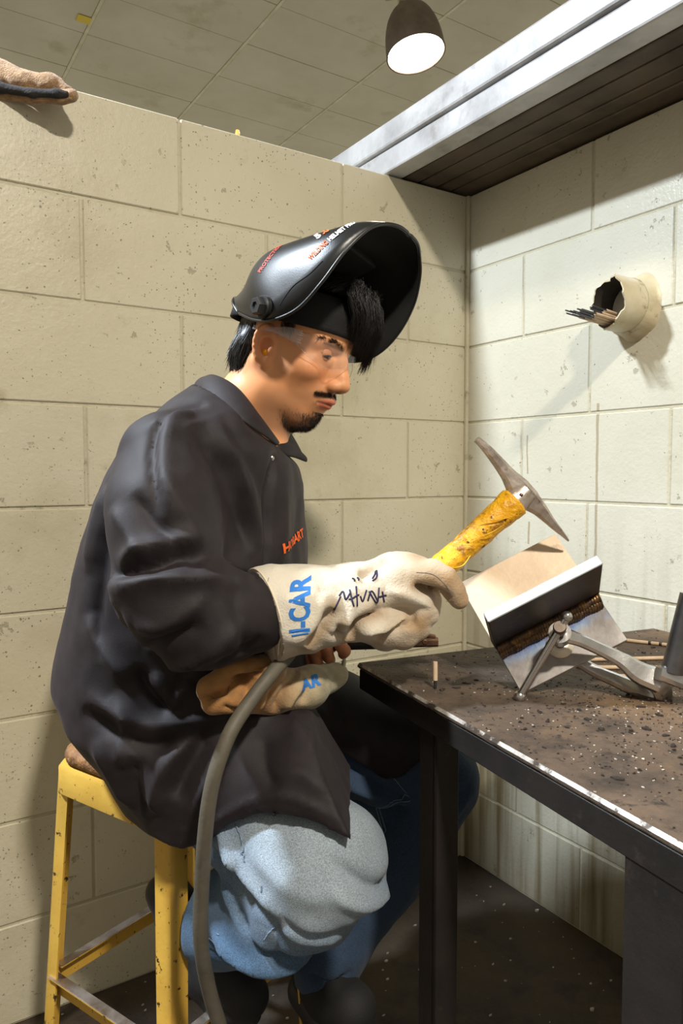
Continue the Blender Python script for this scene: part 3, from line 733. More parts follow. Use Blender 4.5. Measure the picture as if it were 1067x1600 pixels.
# ================================================================ stool
M_YEL = mat('chipped yellow paint', S(212, 170, 74), S(198, 154, 62), 8, rough=.4, bump=.0005, bscale=70,
            dirt=[(S(190, 146, 60), 6, .55, .8), (S(58, 44, 28), 42, .625, .645), (S(70, 50, 30), 110, .64, .66)])
M_WOOD = mat('worn plywood', S(160, 112, 66), S(112, 74, 42), 40, rough=.65, bump=.003, bscale=110, dirt=[(S(60, 40, 26), 45, .54, .64), (S(206, 166, 114), 90, .58, .68)])
M_WEAR = mat('rubbed bare steel', S(206, 196, 190), S(150, 130, 110), 30, rough=.25, metal=.85)
sa = math.radians(21.6); stool = empty('work_stool', (-.952, -.322, 0), (0, 0, sa)); tag(stool, 'yellow painted steel stool with a worn wooden seat', 'stool')
def rsq(h, r, n=8):
    out = []
    for q, (sx, sy) in enumerate(((1, 1), (-1, 1), (-1, -1), (1, -1))):
        for i in range(n+1):
            a = math.pi/2*(q+i/n); out.append((sx*(h-r)+r*math.cos(a), sy*(h-r)+r*math.sin(a)))
    return out
def ring_loft(rings, cap=True):
    V_, F_ = [], []; n = len(rings[0][0])
    for pts, z in rings: V_ += [(x, y, z) for x, y in pts]
    for q in range(len(rings)-1):
        for i in range(n): i2 = (i+1) % n; F_.append((q*n+i, q*n+i2, (q+1)*n+i2, (q+1)*n+i))
    if cap: F_ += [tuple(range(n))[::-1], tuple((len(rings)-1)*n+i for i in range(n))]
    return V_, F_
SH = .148
Acc().add(ring_loft([(rsq(SH-.010, .05), .604), (rsq(SH-.004, .055), .608), (rsq(SH-.002, .055), .618), (rsq(SH-.006, .052), .627), (rsq(SH-.016, .045), .630)])).build('seat', M_WOOD, stool, sharp=50)
Acc().add(ring_loft([(rsq(SH, .038), .556), (rsq(SH, .038), .596), (rsq(SH-.005, .036), .6035), (rsq(SH-.012, .034), .6035), (rsq(SH-.006, .036), .59), (rsq(SH-.004, .036), .556), (rsq(SH, .038), .556)], cap=False)).build('seat_skirt', M_YEL, stool, sharp=40)
for sx, sy in ((1, 1), (-1, 1), (-1, -1), (1, -1)):
    V_, F_ = [], []
    prof = [(-.030, 0), (-.010, 0), (-.0035, -.0012), (-.0012, -.0035), (0, -.010), (0, -.030), (-.003, -.030), (-.003, -.010), (-.0045, -.0055), (-.0055, -.0045), (-.010, -.003), (-.030, -.003)]
    n = len(prof)
    for z in (.595, .556, .40, .2, 0.0):
        s_ = 1+.0*(z); off = SH-.009+(.60-z)*.052; wd_ = 1+.25*z
        for x, y in prof: V_.append((sx*(off+x*wd_), sy*(off+y*wd_), z))
    for q in range(4):
        for i in range(n): i2 = (i+1) % n; F_.append((q*n+i, q*n+i2, (q+1)*n+i2, (q+1)*n+i))
    F_ += [tuple(range(n)), tuple(4*n+i for i in range(n))]
    me_o = mesh_obj('leg', V_, F_, M_YEL, stool); bmx = bmesh.new(); bmx.from_mesh(me_o.data); bmesh.ops.recalc_face_normals(bmx, faces=bmx.faces[:]); bmx.to_mesh(me_o.data); bmx.free(); me_o.data.set_sharp_from_angle(angle=math.radians(45))
for (ax_, ay_), (bx_, by_), z in (((-1, 1), (-1, -1), .238), ((-1, 1), (1, 1), .252), ((1, 1), (1, -1), .238), ((-1, -1), (1, -1), .252)):
    off = SH-.009+(.60-z)*.052-.012
    a = Vector((ax_*off, ay_*off, z)); b = Vector((bx_*off, by_*off, z)); m_, L_ = axis_frame(a, b)
    bm = bmesh.new(); add_box(bm, .004, .034, L_, m_ @ T(0, -.017, L_/2), .001); add_box(bm, .018, .004, L_, m_ @ T(.009 if False else -.007, 0, L_/2), .001)
    for f in bm.faces:
        if f.normal.z > .7: f.material_index = 1
    bm_obj('brace', bm, [M_YEL, M_WEAR], stool)

# ================================================================ folded fabric cuff on the wall top
M_RAG = mat('tan terry fabric', S(172, 136, 98), S(128, 96, 64), 90, rough=.95, bump=.004, bscale=320, sheen=.3, dirt=[(S(206, 182, 146), 30, .58, .8)])
M_LINING = mat('dark lining', S(46, 42, 42), S(34, 31, 32), 60, rough=.95, bump=.002, bscale=300)
rb_ = np.array((-0.602,1.44,1.82)); rag = base_empty('fabric_cuff', (rb_[0], rb_[1], 9*U)); rbb = np.array((rb_[0], rb_[1], 9*U)); tag(rag, 'folded tan fuzzy fabric cuff lying on top of the left wall', 'fabric')
f_ = SDF((rb_[0]-.25, rb_[1]-.12, 1.74), (rb_[0]+.16, rb_[1]+.14, 1.96), .004)
up_ = [(*p, r) for p, r in zip([(-0.8081,1.42,1.874),(-0.7127,1.42,1.855),(-0.6413,1.42,1.829),(-0.5894,1.41,1.808),(-0.5398,1.405,1.803),(-0.5096,1.4,1.789)], (.034, .034, .032, .027, .024, .015))]
f_.chain(up_, .01, flat=((0, 0, 1), 1.25))
Vr, Fr = f_.mesh(2); Vr += vnormals(Vr, Fr)*(vnoise(Vr, 90, 2)*.0016)[:, None]; mesh_obj('upper_fold', rel(Vr, rbb), Fr, M_RAG, rag)
f_ = SDF((rb_[0]-.25, rb_[1]-.12, 1.72), (rb_[0]+.16, rb_[1]+.14, 1.96), .004)
f_.chain([(*p, r) for p, r in zip([(-0.7984,1.4,1.812),(-0.7039,1.4,1.8),(-0.6308,1.395,1.784),(-0.5698,1.39,1.775),(-0.5168,1.39,1.774),(-0.4979,1.39,1.777)], (.013, .013, .012, .011, .011, .011))], .008)
f_.cap((-0.5163,1.405,1.787), (-0.499,1.4,1.784), .016, .011, .01)
Vr, Fr = f_.mesh(2); mesh_obj('lower_fold', rel(Vr, rbb), Fr, M_RAG, rag)
f_ = SDF((rb_[0]-.25, rb_[1]-.12, 1.72), (rb_[0]+.16, rb_[1]+.14, 1.96), .004)
f_.chain([(*p, r) for p, r in zip([(-0.7877,1.382,1.816),(-0.6944,1.382,1.805),(-0.6238,1.38,1.787),(-0.5655,1.38,1.777),(-0.5188,1.38,1.776),(-0.5032,1.382,1.775)], (.010, .010, .009, .008, .008, .007))], .008)
Vr, Fr = f_.mesh(1); mesh_obj('lining', rel(Vr, rbb), Fr, M_LINING, rag)
# ================================================================ the welder
PB = np.array((-.282, 1.235, 0.0))
person = base_empty('person', PB)
tag(person, 'seated person in black work jacket, jeans and raised welding hood, chipping with a hammer', 'person')
def pmesh(name, V_, Fq, m, parent=person): return mesh_obj(name, rel(V_, PB), Fq, m, parent)

M_JACK = mat('black jacket cloth', S(33, 26, 29), S(25, 19, 22), 40, rough=.66, bump=.0003, bscale=900, sheen=.03, spec=.35, dirt=[(S(150, 144, 140), 130, .745, .76)])
M_DENIM = mat('washed denim', S(104, 128, 152), S(78, 102, 130), 7, rough=.85, bump=.0007, bscale=900, sheen=.1, attr='Col', grain=(620, .62, 1.45))
M_SHOE = mat('black canvas shoe', S(24, 23, 24), rough=.75, bump=.0006, bscale=400)
M_RUBBER = mat('black rubber', S(32, 32, 34), rough=.5)
M_GLOVE = mat('pale suede leather', S(222, 212, 192), S(206, 192, 166), 9, rough=.85, bump=.0012, bscale=320, sheen=.2, attr='Col')
M_SKIN = mat('skin', S(206, 140, 98), rough=.5, bump=.00012, bscale=700, attr='Col', spec=.45)
M_SKIN.node_tree.nodes['Principled BSDF'].inputs['Subsurface Weight'].default_value = .12
M_SKIN.node_tree.nodes['Principled BSDF'].inputs['Subsurface Radius'].default_value = (.012, .004, .002)
M_SKIN.node_tree.nodes['Principled BSDF'].inputs['Subsurface Scale'].default_value = .6

M_JACK.node_tree.nodes['Principled BSDF'].inputs['Sheen Tint'].default_value = (1, .82, .88, 1)
def vcol(o, cols):
    a = o.data.color_attributes.new('Col', 'FLOAT_COLOR', 'POINT'); c = np.ones((len(o.data.vertices), 4), np.float32); c[:, :3] = cols[:, :3]; a.data.foreach_set('color', c.ravel())
def lerp(a, b, t): return a+(b-a)*np.asarray(t)[..., None]
def sstep(x, a, b): t = np.clip((x-a)/(b-a), 0, 1); return t*t*(3-2*t)

# ---------------------------------------------------------------- jacket
st = [  # left edge, right edge, near, far
    ((-0.222,1.19,1.232), (-0.1396,1.19,1.232), 1.12, 1.28), ((-0.2595,1.19,1.205), (-0.113,1.19,1.205), 1.065, 1.335), ((-0.3002,1.19,1.171), (-0.0966,1.19,1.171), 1.02, 1.38),
    ((-0.3402,1.19,1.125), (-0.0782,1.19,1.125), .985, 1.41), ((-0.3754,1.19,1.063), (-0.0618,1.19,1.063), .975, 1.42), ((-0.4104,1.19,0.9689), (-0.0568,1.19,0.9689), .975, 1.41), ((-0.4376,1.19,0.8636), (-0.0571,1.19,0.8636), .975, 1.41),
    ((-0.4566,1.19,0.7574), (-0.0563,1.19,0.7574), .975, 1.42), ((-0.4366,1.19,0.7039), (-0.0502,1.19,0.7039), .965, 1.43), ((-0.389,1.19,0.6501), (-0.0418,1.19,0.6501), .965, 1.43),
    ((-0.3371,1.19,0.5852), (-0.0356,1.19,0.5852), .965, 1.43), ((-0.3017,1.19,0.5308), (-0.0357,1.19,0.5308), .965, 1.42), ((-0.2598,1.19,0.474), (-0.0571,1.19,0.474), .97, 1.40), ((-0.2442,1.19,0.4378), (-0.0679,1.19,0.4378), .97, 1.39)]
zz_ = np.array([s[0][2] for s in st])[::-1]; xl_ = np.array([s[0][0] for s in st])[::-1]; xr_ = np.array([s[1][0] for s in st])[::-1]
dn_ = np.array([s[2] for s in st])[::-1]; df_ = np.array([s[3] for s in st])[::-1]
zf = np.linspace(zz_[0], zz_[-1], 120); ker = np.hanning(9); ker /= ker.sum()
def smooth_tab(a):
    f = np.interp(zf, zz_, a); g = np.convolve(np.pad(f, 4, mode='edge'), ker, 'valid'); return g
tab = [smooth_tab(a) for a in (xl_, xr_, dn_, df_)]
def torso(x, y, z):
    l, r, n, f = (np.interp(z[0, 0, :], zf, a) for a in tab)
    cx, ax_ = ((l+r)/2)[None, None], ((r-l)/2)[None, None]; cy, ay = ((n+f)/2)[None, None], ((f-n)/2)[None, None]
    q = (np.abs((x-cx)/ax_)**2.25+np.abs((y-cy)/ay)**2.25)**(1/2.25)
    d = (q-1)*np.minimum(ax_, ay)*.9
    return np.maximum(d, z-zz_[-1])
near_hem = [(-0.3978,0.5663),(-0.2587,0.5728),(-0.2093,0.5774),(-0.1778,0.5912),(-0.1462,0.6178),(-0.1103,0.6361),(-0.0701,0.6461),(-0.0299,0.6416),(0.0058,0.6269),(0.0327,0.6141),(0.1492,0.5829)]
far_hem = [(-0.2697,0.6332),(-0.0618,0.6426),(-0.0156,0.6191),(0.0307,0.5837),(0.0771,0.5459),(0.106,0.5554),(0.1463,0.5979),(0.2615,0.645)]
side_cut = [(-0.0563,0.774),(-0.0298,0.7108),(-0.0031,0.6607),(0.0255,0.6059)]
SEAT_C = None
def hem(x, y, z):
    hn = np.interp(x, [p[0] for p in near_hem], [p[1] for p in near_hem]); hf = np.interp(x, [p[0] for p in far_hem], [p[1] for p in far_hem])
    t = np.clip((y-1.13)/.07, 0, 1); h_ = hn+(hf-hn)*t
    d = h_-z
    xc = np.interp(z, [p[1] for p in side_cut][::-1], [p[0] for p in side_cut][::-1]); xc = np.where(z > side_cut[0][1], 9., xc)
    d = np.maximum(d, np.where(y < 1.13, x-xc, -9))
    return -d*.8      # inside the removed volume is negative
def seat_block(x, y, z):
    # the stool seat, so that the cloth lies on it
    c = ((-.952+1.385), (-.322+1.5116)); cr, cd = c[0]*math.cos(YAW)-c[1]*math.sin(YAW), c[0]*math.sin(YAW)+c[1]*math.cos(YAW)
    a = sa+YAW; u = (x-cr)*math.cos(a)+(y-cd)*math.sin(a); v = -(x-cr)*math.sin(a)+(y-cd)*math.cos(a)
    qx, qy, qz = np.abs(u)-.151, np.abs(v)-.151, np.abs(z-.315)-.317
    return np.maximum(np.maximum(qx, qy), qz)
J = SDF((-.50, .80, .50), (.16, 1.52, 1.23), .0055)
J.field(torso)
J.chain([(-0.2365,1,1.1,.067),(-0.2334,0.955,1.034,.067),(-0.213,0.912,0.936,.067)], .035)
J.chain([(-0.2126,0.91,0.9323,.067),(-0.1659,0.925,0.9035,.064),(-0.1228,0.958,0.9004,.053)], .02)
J.chain([(-0.2327,1.38,1.095,.07),(-0.2284,1.42,0.946,.066),(-0.2315,1.43,0.7804,.064),(-0.1344,1.34,0.7638,.056),(-0.0802,1.27,0.7784,.05)], .03)
J.chain([(-0.2473,1.14,0.6322,.115),(-0.1274,1.07,0.6407,.108),(-0.0305,1.02,0.6364,.102),(0.0235,0.99,0.6225,.10)], .03)
J.chain([(-0.1732,1.27,0.6437,.10),(-0.0387,1.3,0.645,.088),(0.0898,1.32,0.6023,.078),(0.1723,1.32,0.5664,.072)], .03)
J.field(lambda x, y, z: -(z-.712)*.999 + np.where(x < .03, 9, 0), 0, 'sub')
nl = [(-0.2429,1.213),(-0.2099,1.205),(-0.1534,1.171),(-0.1123,1.135),(-0.0845,1.11)]
def neck_cut(x, y, z):   # neck opening, sloping from the nape down to the throat
    zl = np.interp(x, [p[0] for p in nl], [p[1] for p in nl]); d = zl-z; r_ = np.sqrt(((x+.13)/.10)**2+((y-1.20)/.15)**2)
    return np.maximum(d*.85, (r_-1)*.1)
J.field(neck_cut, .012, 'sub')
J.field(hem, 0, 'sub'); J.field(seat_block, 0, 'sub')
Vj, Fj = J.mesh(2)
FOLDS = [  # (side-view polyline), height, width
    ([(-0.2237,1.173),(-0.2357,1.143),(-0.2377,1.117),(-0.2251,1.068),(-0.2189,1.034)], -.005, .007), ([(-0.2172,1.167),(-0.2243,1.125),(-0.2135,1.068),(-0.204,1.026)], .004, .012),
    ([(-0.1927,1.15),(-0.1561,1.092),(-0.14,1.034),(-0.1279,0.976)], -.009, .014), ([(-0.1776,1.167),(-0.1394,1.101),(-0.1209,1.034),(-0.1129,0.976)], .006, .014), ([(-0.1677,1.167),(-0.1123,1.068),(-0.1046,0.9843)], -.004, .010),
    ([(-0.0964,1.12),(-0.1003,1.066),(-0.1044,1.001),(-0.1102,0.9457)], -.006, .004), ([(-0.0855,1.102),(-0.0822,1.029),(-0.0899,0.9457)], .004, .012), ([(-0.0619,1.066),(-0.0657,1.001),(-0.0724,0.9457)], -.004, .008),
    ([(-0.2757,0.9569),(-0.2518,0.9701),(-0.215,0.9816),(-0.1863,0.9898),(-0.1644,0.9766)], -.013, .011), ([(-0.2682,0.9701),(-0.2393,0.9898),(-0.1984,1.004),(-0.17,0.9947)], .008, .012), ([(-0.2808,0.9454),(-0.2521,0.9537),(-0.2111,0.9619),(-0.1662,0.9594),(-0.1255,0.9495)], .008, .013),
    ([(-0.2833,1.044),(-0.2593,1.019),(-0.2392,0.9947),(-0.2215,0.9799)], .005, .012), ([(-0.2505,1.06),(-0.2209,1.023),(-0.1903,0.9947)], -.005, .010), ([(-0.2201,1.084),(-0.1899,1.036),(-0.166,0.9865)], .004, .012),
    ([(-0.2643,0.8512),(-0.2281,0.8496),(-0.1878,0.8545),(-0.1595,0.8708)], .006, .010), ([(-0.2439,0.8716),(-0.218,0.8838),(-0.1874,0.896),(-0.1631,0.9121)], -.006, .011), ([(-0.2412,0.9061),(-0.2136,0.9061),(-0.181,0.9225),(-0.1565,0.9429)], .005, .013), ([(-0.1654,0.8651),(-0.1392,0.8857),(-0.1163,0.9061)], .005, .012), ([(-0.1533,0.8528),(-0.1166,0.8651),(-0.1002,0.8857)], -.004, .008),
    ([(-0.1348,0.9466),(-0.1242,0.9171),(-0.1186,0.8748),(-0.1121,0.8494)], -.003, .010), ([(-0.274,0.9306),(-0.2656,0.8979),(-0.2597,0.8651)], -.004, .012),
    ([(-0.326,1.067),(-0.3446,1.005),(-0.3563,0.9436)], .005, .012), ([(-0.3161,1.032),(-0.3277,0.9701),(-0.3379,0.8904),(-0.3303,0.8279)], -.007, .014), ([(-0.3512,0.8904),(-0.3386,0.8548),(-0.3039,0.819),(-0.2909,0.801)], .006, .014),
    ([(-0.2761,0.8243),(-0.2652,0.7979),(-0.2422,0.7715),(-0.2309,0.7644)], -.009, .010), ([(-0.2309,0.7662),(-0.2202,0.7891),(-0.2027,0.805)], .007, .009), ([(-0.2546,0.8155),(-0.2359,0.7847),(-0.2361,0.7715)], .006, .009), ([(-0.2112,0.8199),(-0.2219,0.7909),(-0.2309,0.7715)], -.006, .008),
    ([(-0.3507,0.7803),(-0.3075,0.7626),(-0.2556,0.7449),(-0.1946,0.7493),(-0.151,0.752)], .007, .013), ([(-0.3598,0.7582),(-0.3167,0.7361),(-0.2603,0.7183),(-0.2035,0.7272)], -.008, .014), ([(-0.3115,0.7847),(-0.2903,0.7538),(-0.2996,0.7183),(-0.2914,0.6827)], .006, .014),
    ([(-0.1991,0.7316),(-0.23,0.7005),(-0.248,0.6648),(-0.2556,0.62)], .009, .013), ([(-0.1773,0.7361),(-0.2039,0.6916),(-0.2263,0.6469)], -.007, .013), ([(-0.278,0.7005),(-0.2813,0.6559),(-0.2706,0.611)], -.006, .014),
    ([(-0.1469,0.7272),(-0.1691,0.6827),(-0.1939,0.6469),(-0.2048,0.611)], .005, .014), ([(-0.1076,0.7272),(-0.0991,0.6916),(-0.0817,0.6737)], -.004, .014), ([(-0.1337,0.7449),(-0.0814,0.7405),(-0.0466,0.7361)], .004, .010), ([(-0.0948,0.6871),(-0.0554,0.696),(-0.0205,0.6782)], .003, .012),
    ([(-0.236,0.598),(-0.1767,0.6158),(-0.1157,0.6549),(-0.0636,0.6673),(0.0056,0.6461)], .0022, .006), ([(-0.3411,0.7198),(-0.3223,0.6744),(-0.2938,0.6178)], .006, .014),
    ([(-0.1965,1.168),(-0.2219,1.16),(-0.2474,1.145)], .004, .008), ([(-0.188,1.181),(-0.2048,1.178),(-0.2285,1.168)], -.003, .005)]
Vj = folds(Vj, Fj, FOLDS, thr=.2)
Nj = vnormals(Vj, Fj); Vj += Nj*(vnoise(Vj*np.array((1, 1, .7)), 16, 1)*.0035+vnoise(Vj, 38, 2)*.0014)[:, None]
jacket = pmesh('jacket', Vj, Fj, M_JACK)
jacket['label'] = 'black flame-resistant jacket with an orange chest logo'

# collar: two folded wings with thickness
def strip(up_, lo_, name, parent, m, thick=.004, n=24, rows=5, bulge=.006):
    a = spline(up_, n); b = spline(lo_, n); V_, F_ = [], []
    for i in range(n):
        for k in range(rows):
            t = k/(rows-1); p_ = a[i]+(b[i]-a[i])*t; V_.append(p_)
    for i in range(n-1):
        for k in range(rows-1): F_.append((i*rows+k, (i+1)*rows+k, (i+1)*rows+k+1, i*rows+k+1))
    V_ = np.array(V_); Fq = np.array(F_); N_ = vnormals(V_, Fq); cen = V_.mean(0); s_ = np.sign(((V_-np.array(CENTER))*N_).sum(1).mean())
    t = np.tile(np.linspace(0, 1, rows), n); V_ = V_+N_*(s_*bulge*np.sin(t*math.pi))[:, None]
    o = mesh_obj(name, rel(V_, PB), F_, m, parent)
    md = o.modifiers.new('thickness', 'SOLIDIFY'); md.thickness = thick; md.offset = 0
    md = o.modifiers.new('smooth', 'SUBSURF'); md.levels = md.render_levels = 1
    return o
CENTER = (-0.1495,1.2,1.177)
strip([(-0.2238,1.2,1.24),(-0.1912,1.13,1.234),(-0.1532,1.095,1.211),(-0.1231,1.095,1.171),(-0.1061,1.115,1.142),(-0.1016,1.14,1.131)], [(-0.2407,1.2,1.215),(-0.2055,1.09,1.195),(-0.1563,1.05,1.168),(-0.1242,1.055,1.146),(-0.1071,1.085,1.133),(-0.0999,1.12,1.125)], 'collar', jacket, M_JACK)
strip([(-0.2238,1.2,1.24),(-0.208,1.275,1.248),(-0.1742,1.31,1.236),(-0.1347,1.31,1.197),(-0.1054,1.27,1.163),(-0.0968,1.19,1.135)], [(-0.2407,1.2,1.215),(-0.2253,1.31,1.228),(-0.1738,1.35,1.217),(-0.1222,1.36,1.183),(-0.0827,1.33,1.135),(-0.0604,1.25,1.103)], 'collar', jacket, M_JACK)
strip([(-0.0968,1.19,1.137),(-0.0851,1.2,1.135),(-0.0759,1.22,1.126),(-0.0683,1.235,1.113)], [(-0.1036,1.15,1.125),(-0.0904,1.16,1.112),(-0.0768,1.2,1.109),(-0.0593,1.25,1.102)], 'collar_tip', jacket, M_JACK, n=10)
Acc().add(lathe_data([(1e-4, .0022), (.003, .002), (.0042, .0008), (.0042, 0), (1e-4, 0)], 14, axis_frame(tuple(rel((-0.1018,1.068,1.106), PB)), tuple(rel((-0.0954,1,1.105), PB)))[0])).build('snap_button', M_CHROME, jacket)

# ---------------------------------------------------------------- jeans
Jn = SDF((-.42, .80, .10), (.34, 1.46, .80), .0055)
Jn.chain([(-0.2473,1.14,0.6322,.098),(-0.1266,1.06,0.5867,.09),(-0.0293,0.975,0.5551,.083)], .02)
Jn.chain([(-0.0249,0.972,0.5504,.084),(-0.1044,1.02,0.4482,.070),(-0.1845,1.085,0.4075,.068),(-0.2692,1.17,0.3869,.050)], .025)
Jn.chain([(-0.2005,1.3,0.6215,.10),(-0.0394,1.32,0.5664,.085),(0.1776,1.34,0.5122,.074)], .02)
Jn.chain([(0.18,1.34,0.5073,.075),(0.0783,1.31,0.3541,.068),(-0.0157,1.285,0.227,.060),(-0.0296,1.28,0.1944,.060)], .02)
Jn.chain([(-0.2515,1.16,0.64,.11),(-0.1975,1.28,0.617,.11)], .03)
Jn.field(lambda x, y, z: -(z-.712) + np.where(x < .03, 9, 0), 0, 'sub'); Jn.field(seat_block, 0, 'sub')
Vn_, Fn_ = Jn.mesh(2)
JF = [([(-0.1698,0.6114),(-0.1553,0.582),(-0.1355,0.5578)], .006, .008), ([(-0.1824,0.5737),(-0.1379,0.535),(-0.0931,0.5044),(-0.0572,0.4812)], -.009, .011), ([(-0.1689,0.5829),(-0.1109,0.5414),(-0.0571,0.5183),(-0.0031,0.5044)], .006, .014),
      ([(-0.1426,0.5044),(-0.1249,0.4672),(-0.0934,0.4439),(-0.0483,0.4327)], -.010, .010), ([(-0.0912,0.5387),(-0.0472,0.507),(0.0057,0.4933),(0.041,0.5024)], -.006, .012), ([(-0.0825,0.507),(-0.0384,0.4915),(0.0057,0.486)], .007, .012),
      ([(-0.1649,0.5276),(-0.1454,0.4905),(-0.1204,0.4626),(-0.0844,0.4486)], .007, .010), ([(-0.1836,0.4532),(-0.1477,0.4327),(-0.0936,0.4196),(-0.0303,0.4252)], .008, .012), ([(-0.1929,0.4252),(-0.1478,0.414),(-0.0846,0.4046),(-0.0122,0.4252)], -.007, .008),
      ([(-0.0827,0.4659),(-0.0296,0.4604),(0.0146,0.4696)], .005, .012), ([(-0.2124,0.4342),(-0.1847,0.4102),(-0.1476,0.3957)], -.006, .008), ([(-0.1196,0.5829),(-0.0749,0.5645),(-0.0121,0.5553)], .003, .02)]
Vn_ = folds(Vn_, Fn_, JF); Nn = vnormals(Vn_, Fn_)
JF2 = [([(-0.0153,0.6034),(0.03,0.563),(0.0754,0.5225),(0.1209,0.5109)], -.008, .010), ([(-0.0209,0.5688),(0.03,0.5341),(0.0982,0.505)], .007, .012), ([(0.0131,0.505),(0.0642,0.4818),(0.121,0.4911)], -.010, .009), ([(0.1431,0.5861),(0.1775,0.5283),(0.2343,0.5167)], -.006, .012), ([(0.1781,0.4468),(0.2118,0.4934),(0.2342,0.5283)], .004, .010),
       ([(-0.0601,0.2176),(-0.0152,0.2036),(0.0163,0.2199)], -.006, .006)]
Vn_ = folds(Vn_, Fn_, JF2); Vn_ += Nn*(vnoise(Vn_, 14, 4)*.004+vnoise(Vn_, 40, 5)*.0014)[:, None]
jeans = pmesh('jeans', Vn_, Fn_, M_DENIM); jeans['label'] = 'washed blue denim jeans'
knee = np.array((-0.0271,0.9,0.6084)); kd = np.linalg.norm((Vn_-knee)*np.array((.8, 1, 1)), axis=1)
base_c = np.array(S(66, 92, 120)[:3]); pale = np.array(S(146, 157, 166)[:3]); far_shade = np.array(S(36, 54, 78)[:3])
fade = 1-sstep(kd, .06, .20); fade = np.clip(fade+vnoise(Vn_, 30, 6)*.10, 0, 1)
c_ = lerp(np.tile(base_c, (len(Vn_), 1)), pale, fade*.9); farw = sstep(Vn_[:, 1], 1.14, 1.22); c_ = lerp(c_, far_shade, farw*.85)  # far leg's shade under the table painted into the denim colour
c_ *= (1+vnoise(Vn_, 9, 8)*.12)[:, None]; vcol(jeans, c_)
# stitched seam lines on the jeans
M_STITCH = mat('pale denim seam', S(128, 144, 160), S(86, 106, 132), 300, rough=.85)
bvj = BVHTree.FromPolygons(rel(Vn_, PB).tolist(), Fn_.tolist())
def drape(pts, bv, r, name, m, parent, n=40, lift=.0006, flat=.5, seg=6):
    P_ = spline(rel(pts, PB), n); out = []
    for p_ in P_:
        h = bv.find_nearest(Vector(p_))
        if h[0] is None: continue
        out.append(tuple(h[0]+h[1]*lift))
    return Acc().add(tube_data(out, r, seg, flat=1)).build(name, m, parent)
for pts in ([(-0.1612,0.93,0.6284),(-0.148,0.93,0.6028),(-0.1399,0.93,0.5822),(-0.1296,0.94,0.5716)], [(-0.0916,0.93,0.5495),(-0.0909,0.93,0.534),(-0.0851,0.93,0.5193)], [(-0.1021,0.93,0.4716),(-0.0911,0.93,0.4872),(-0.0743,0.93,0.4941)], [(-0.2111,1,0.4177),(-0.1821,0.99,0.4318),(-0.1571,0.98,0.4458)]):
    drape(pts, bvj, .0010, 'seam', M_STITCH, jeans)
for pts in ([(0.0465,1.25,0.4511),(0.0688,1.25,0.4856),(0.0877,1.25,0.5051),(0.1156,1.25,0.5142)], [(0.0521,1.25,0.4477),(0.0744,1.25,0.4798),(0.0922,1.25,0.4982),(0.119,1.25,0.5073)], [(0.0797,1.25,0.5656),(0.0988,1.25,0.5428),(0.1145,1.25,0.5199)]):
    drape(pts, bvj, .0009, 'seam', M_STITCH, jeans)

# ---------------------------------------------------------------- shoes
def shoe(pts_up, pts_sole, label):
    f_ = SDF(np.min([p[:3] for p in pts_up], 0)-.09, np.max([p[:3] for p in pts_up], 0)+.09, .004); f_.chain(pts_up, .02)
    V_, F_ = f_.mesh(2); o = pmesh('shoe', V_, F_, M_SHOE); o['label'] = label
    f_ = SDF(np.min([p[:3] for p in pts_sole], 0)-.09, np.max([p[:3] for p in pts_sole], 0)+.09, .004); f_.chain(pts_sole, .015)
    V_, F_ = f_.mesh(1); mesh_obj('sole', rel(V_, PB), F_, M_RUBBER, o); return o
shoe([(-0.2788,1.175,0.3861,.032),(-0.2404,1.15,0.3453,.037),(-0.1904,1.115,0.2968,.039),(-0.1469,1.09,0.2776,.035)], [(-0.2957,1.175,0.3926,.028),(-0.2716,1.16,0.3518,.028),(-0.2197,1.125,0.2845,.030),(-0.1784,1.1,0.2484,.027),(-0.1435,1.085,0.2547,.021)], 'black shoe tucked back on the stool brace')
shoe([(-0.0448,1.285,0.1703,.046),(-0.0153,1.25,0.16,.046),(0.0181,1.21,0.1668,.042)], [(-0.0624,1.285,0.1425,.036),(-0.0267,1.25,0.1246,.038),(0.0204,1.21,0.1382,.036)], 'black shoe pointing forward under the table')
# ---------------------------------------------------------------- head (x = where the face points, y = his left, z = up; origin between the ears)
HM = np.array([[0.86195, 0.40738, 0.3018, -0.08296], [-0.40193, 0.9119, -0.08298, 1.20083], [-0.30902, -0.04977, 0.94975, 1.26942]])
def h2v(P): return np.asarray(P, float) @ HM[:, :3].T+HM[:, 3]
def v2h(P): return (np.asarray(P, float)-HM[:, 3]) @ HM[:, :3]
hc_ = HM[:, 3]
H = SDF(hc_-np.array((.15, .125, .20)), hc_+np.array((.16, .125, .155)), .0019, xf=HM)
H.ell((-.002, 0, .045), (.092, .076, .084), 0)
H.ell((.034, 0, .052), (.055, .062, .052), .02)
H.ell((.030, 0, -.018), (.054, .057, .060), .02)
H.ell((.057, 0, -.046), (.036, .034, .029), .016)
H.ell((.025, 0, -.066), (.048, .042, .030), .02)
H.ell((.054, 0, -.083), (.0195, .021, .016), .015)
for s in (-1, 1):
    H.ell((.050, s*.042, -.008), (.028, .022, .019), .018)
    H.cap((.000, s*.050, -.056), (.044, s*.016, -.083), .015, .0150, .022)
    H.ell((-.004, s*.050, -.028), (.028, .018, .044), .02)
    H.cap((.082, s*.012, .034), (.066, s*.045, .034), .0085, .008, .012)
    H.ell((.092, s*.031, .018), (.019, .019, .0125), .009, op='sub')
    H.cap((.0785, s*.020, .012), (.067, s*.044, .010), .0065, .005, .008)
    H.ell((.0665, s*.0315, .0185), (.0142, .0152, .0135), .004)
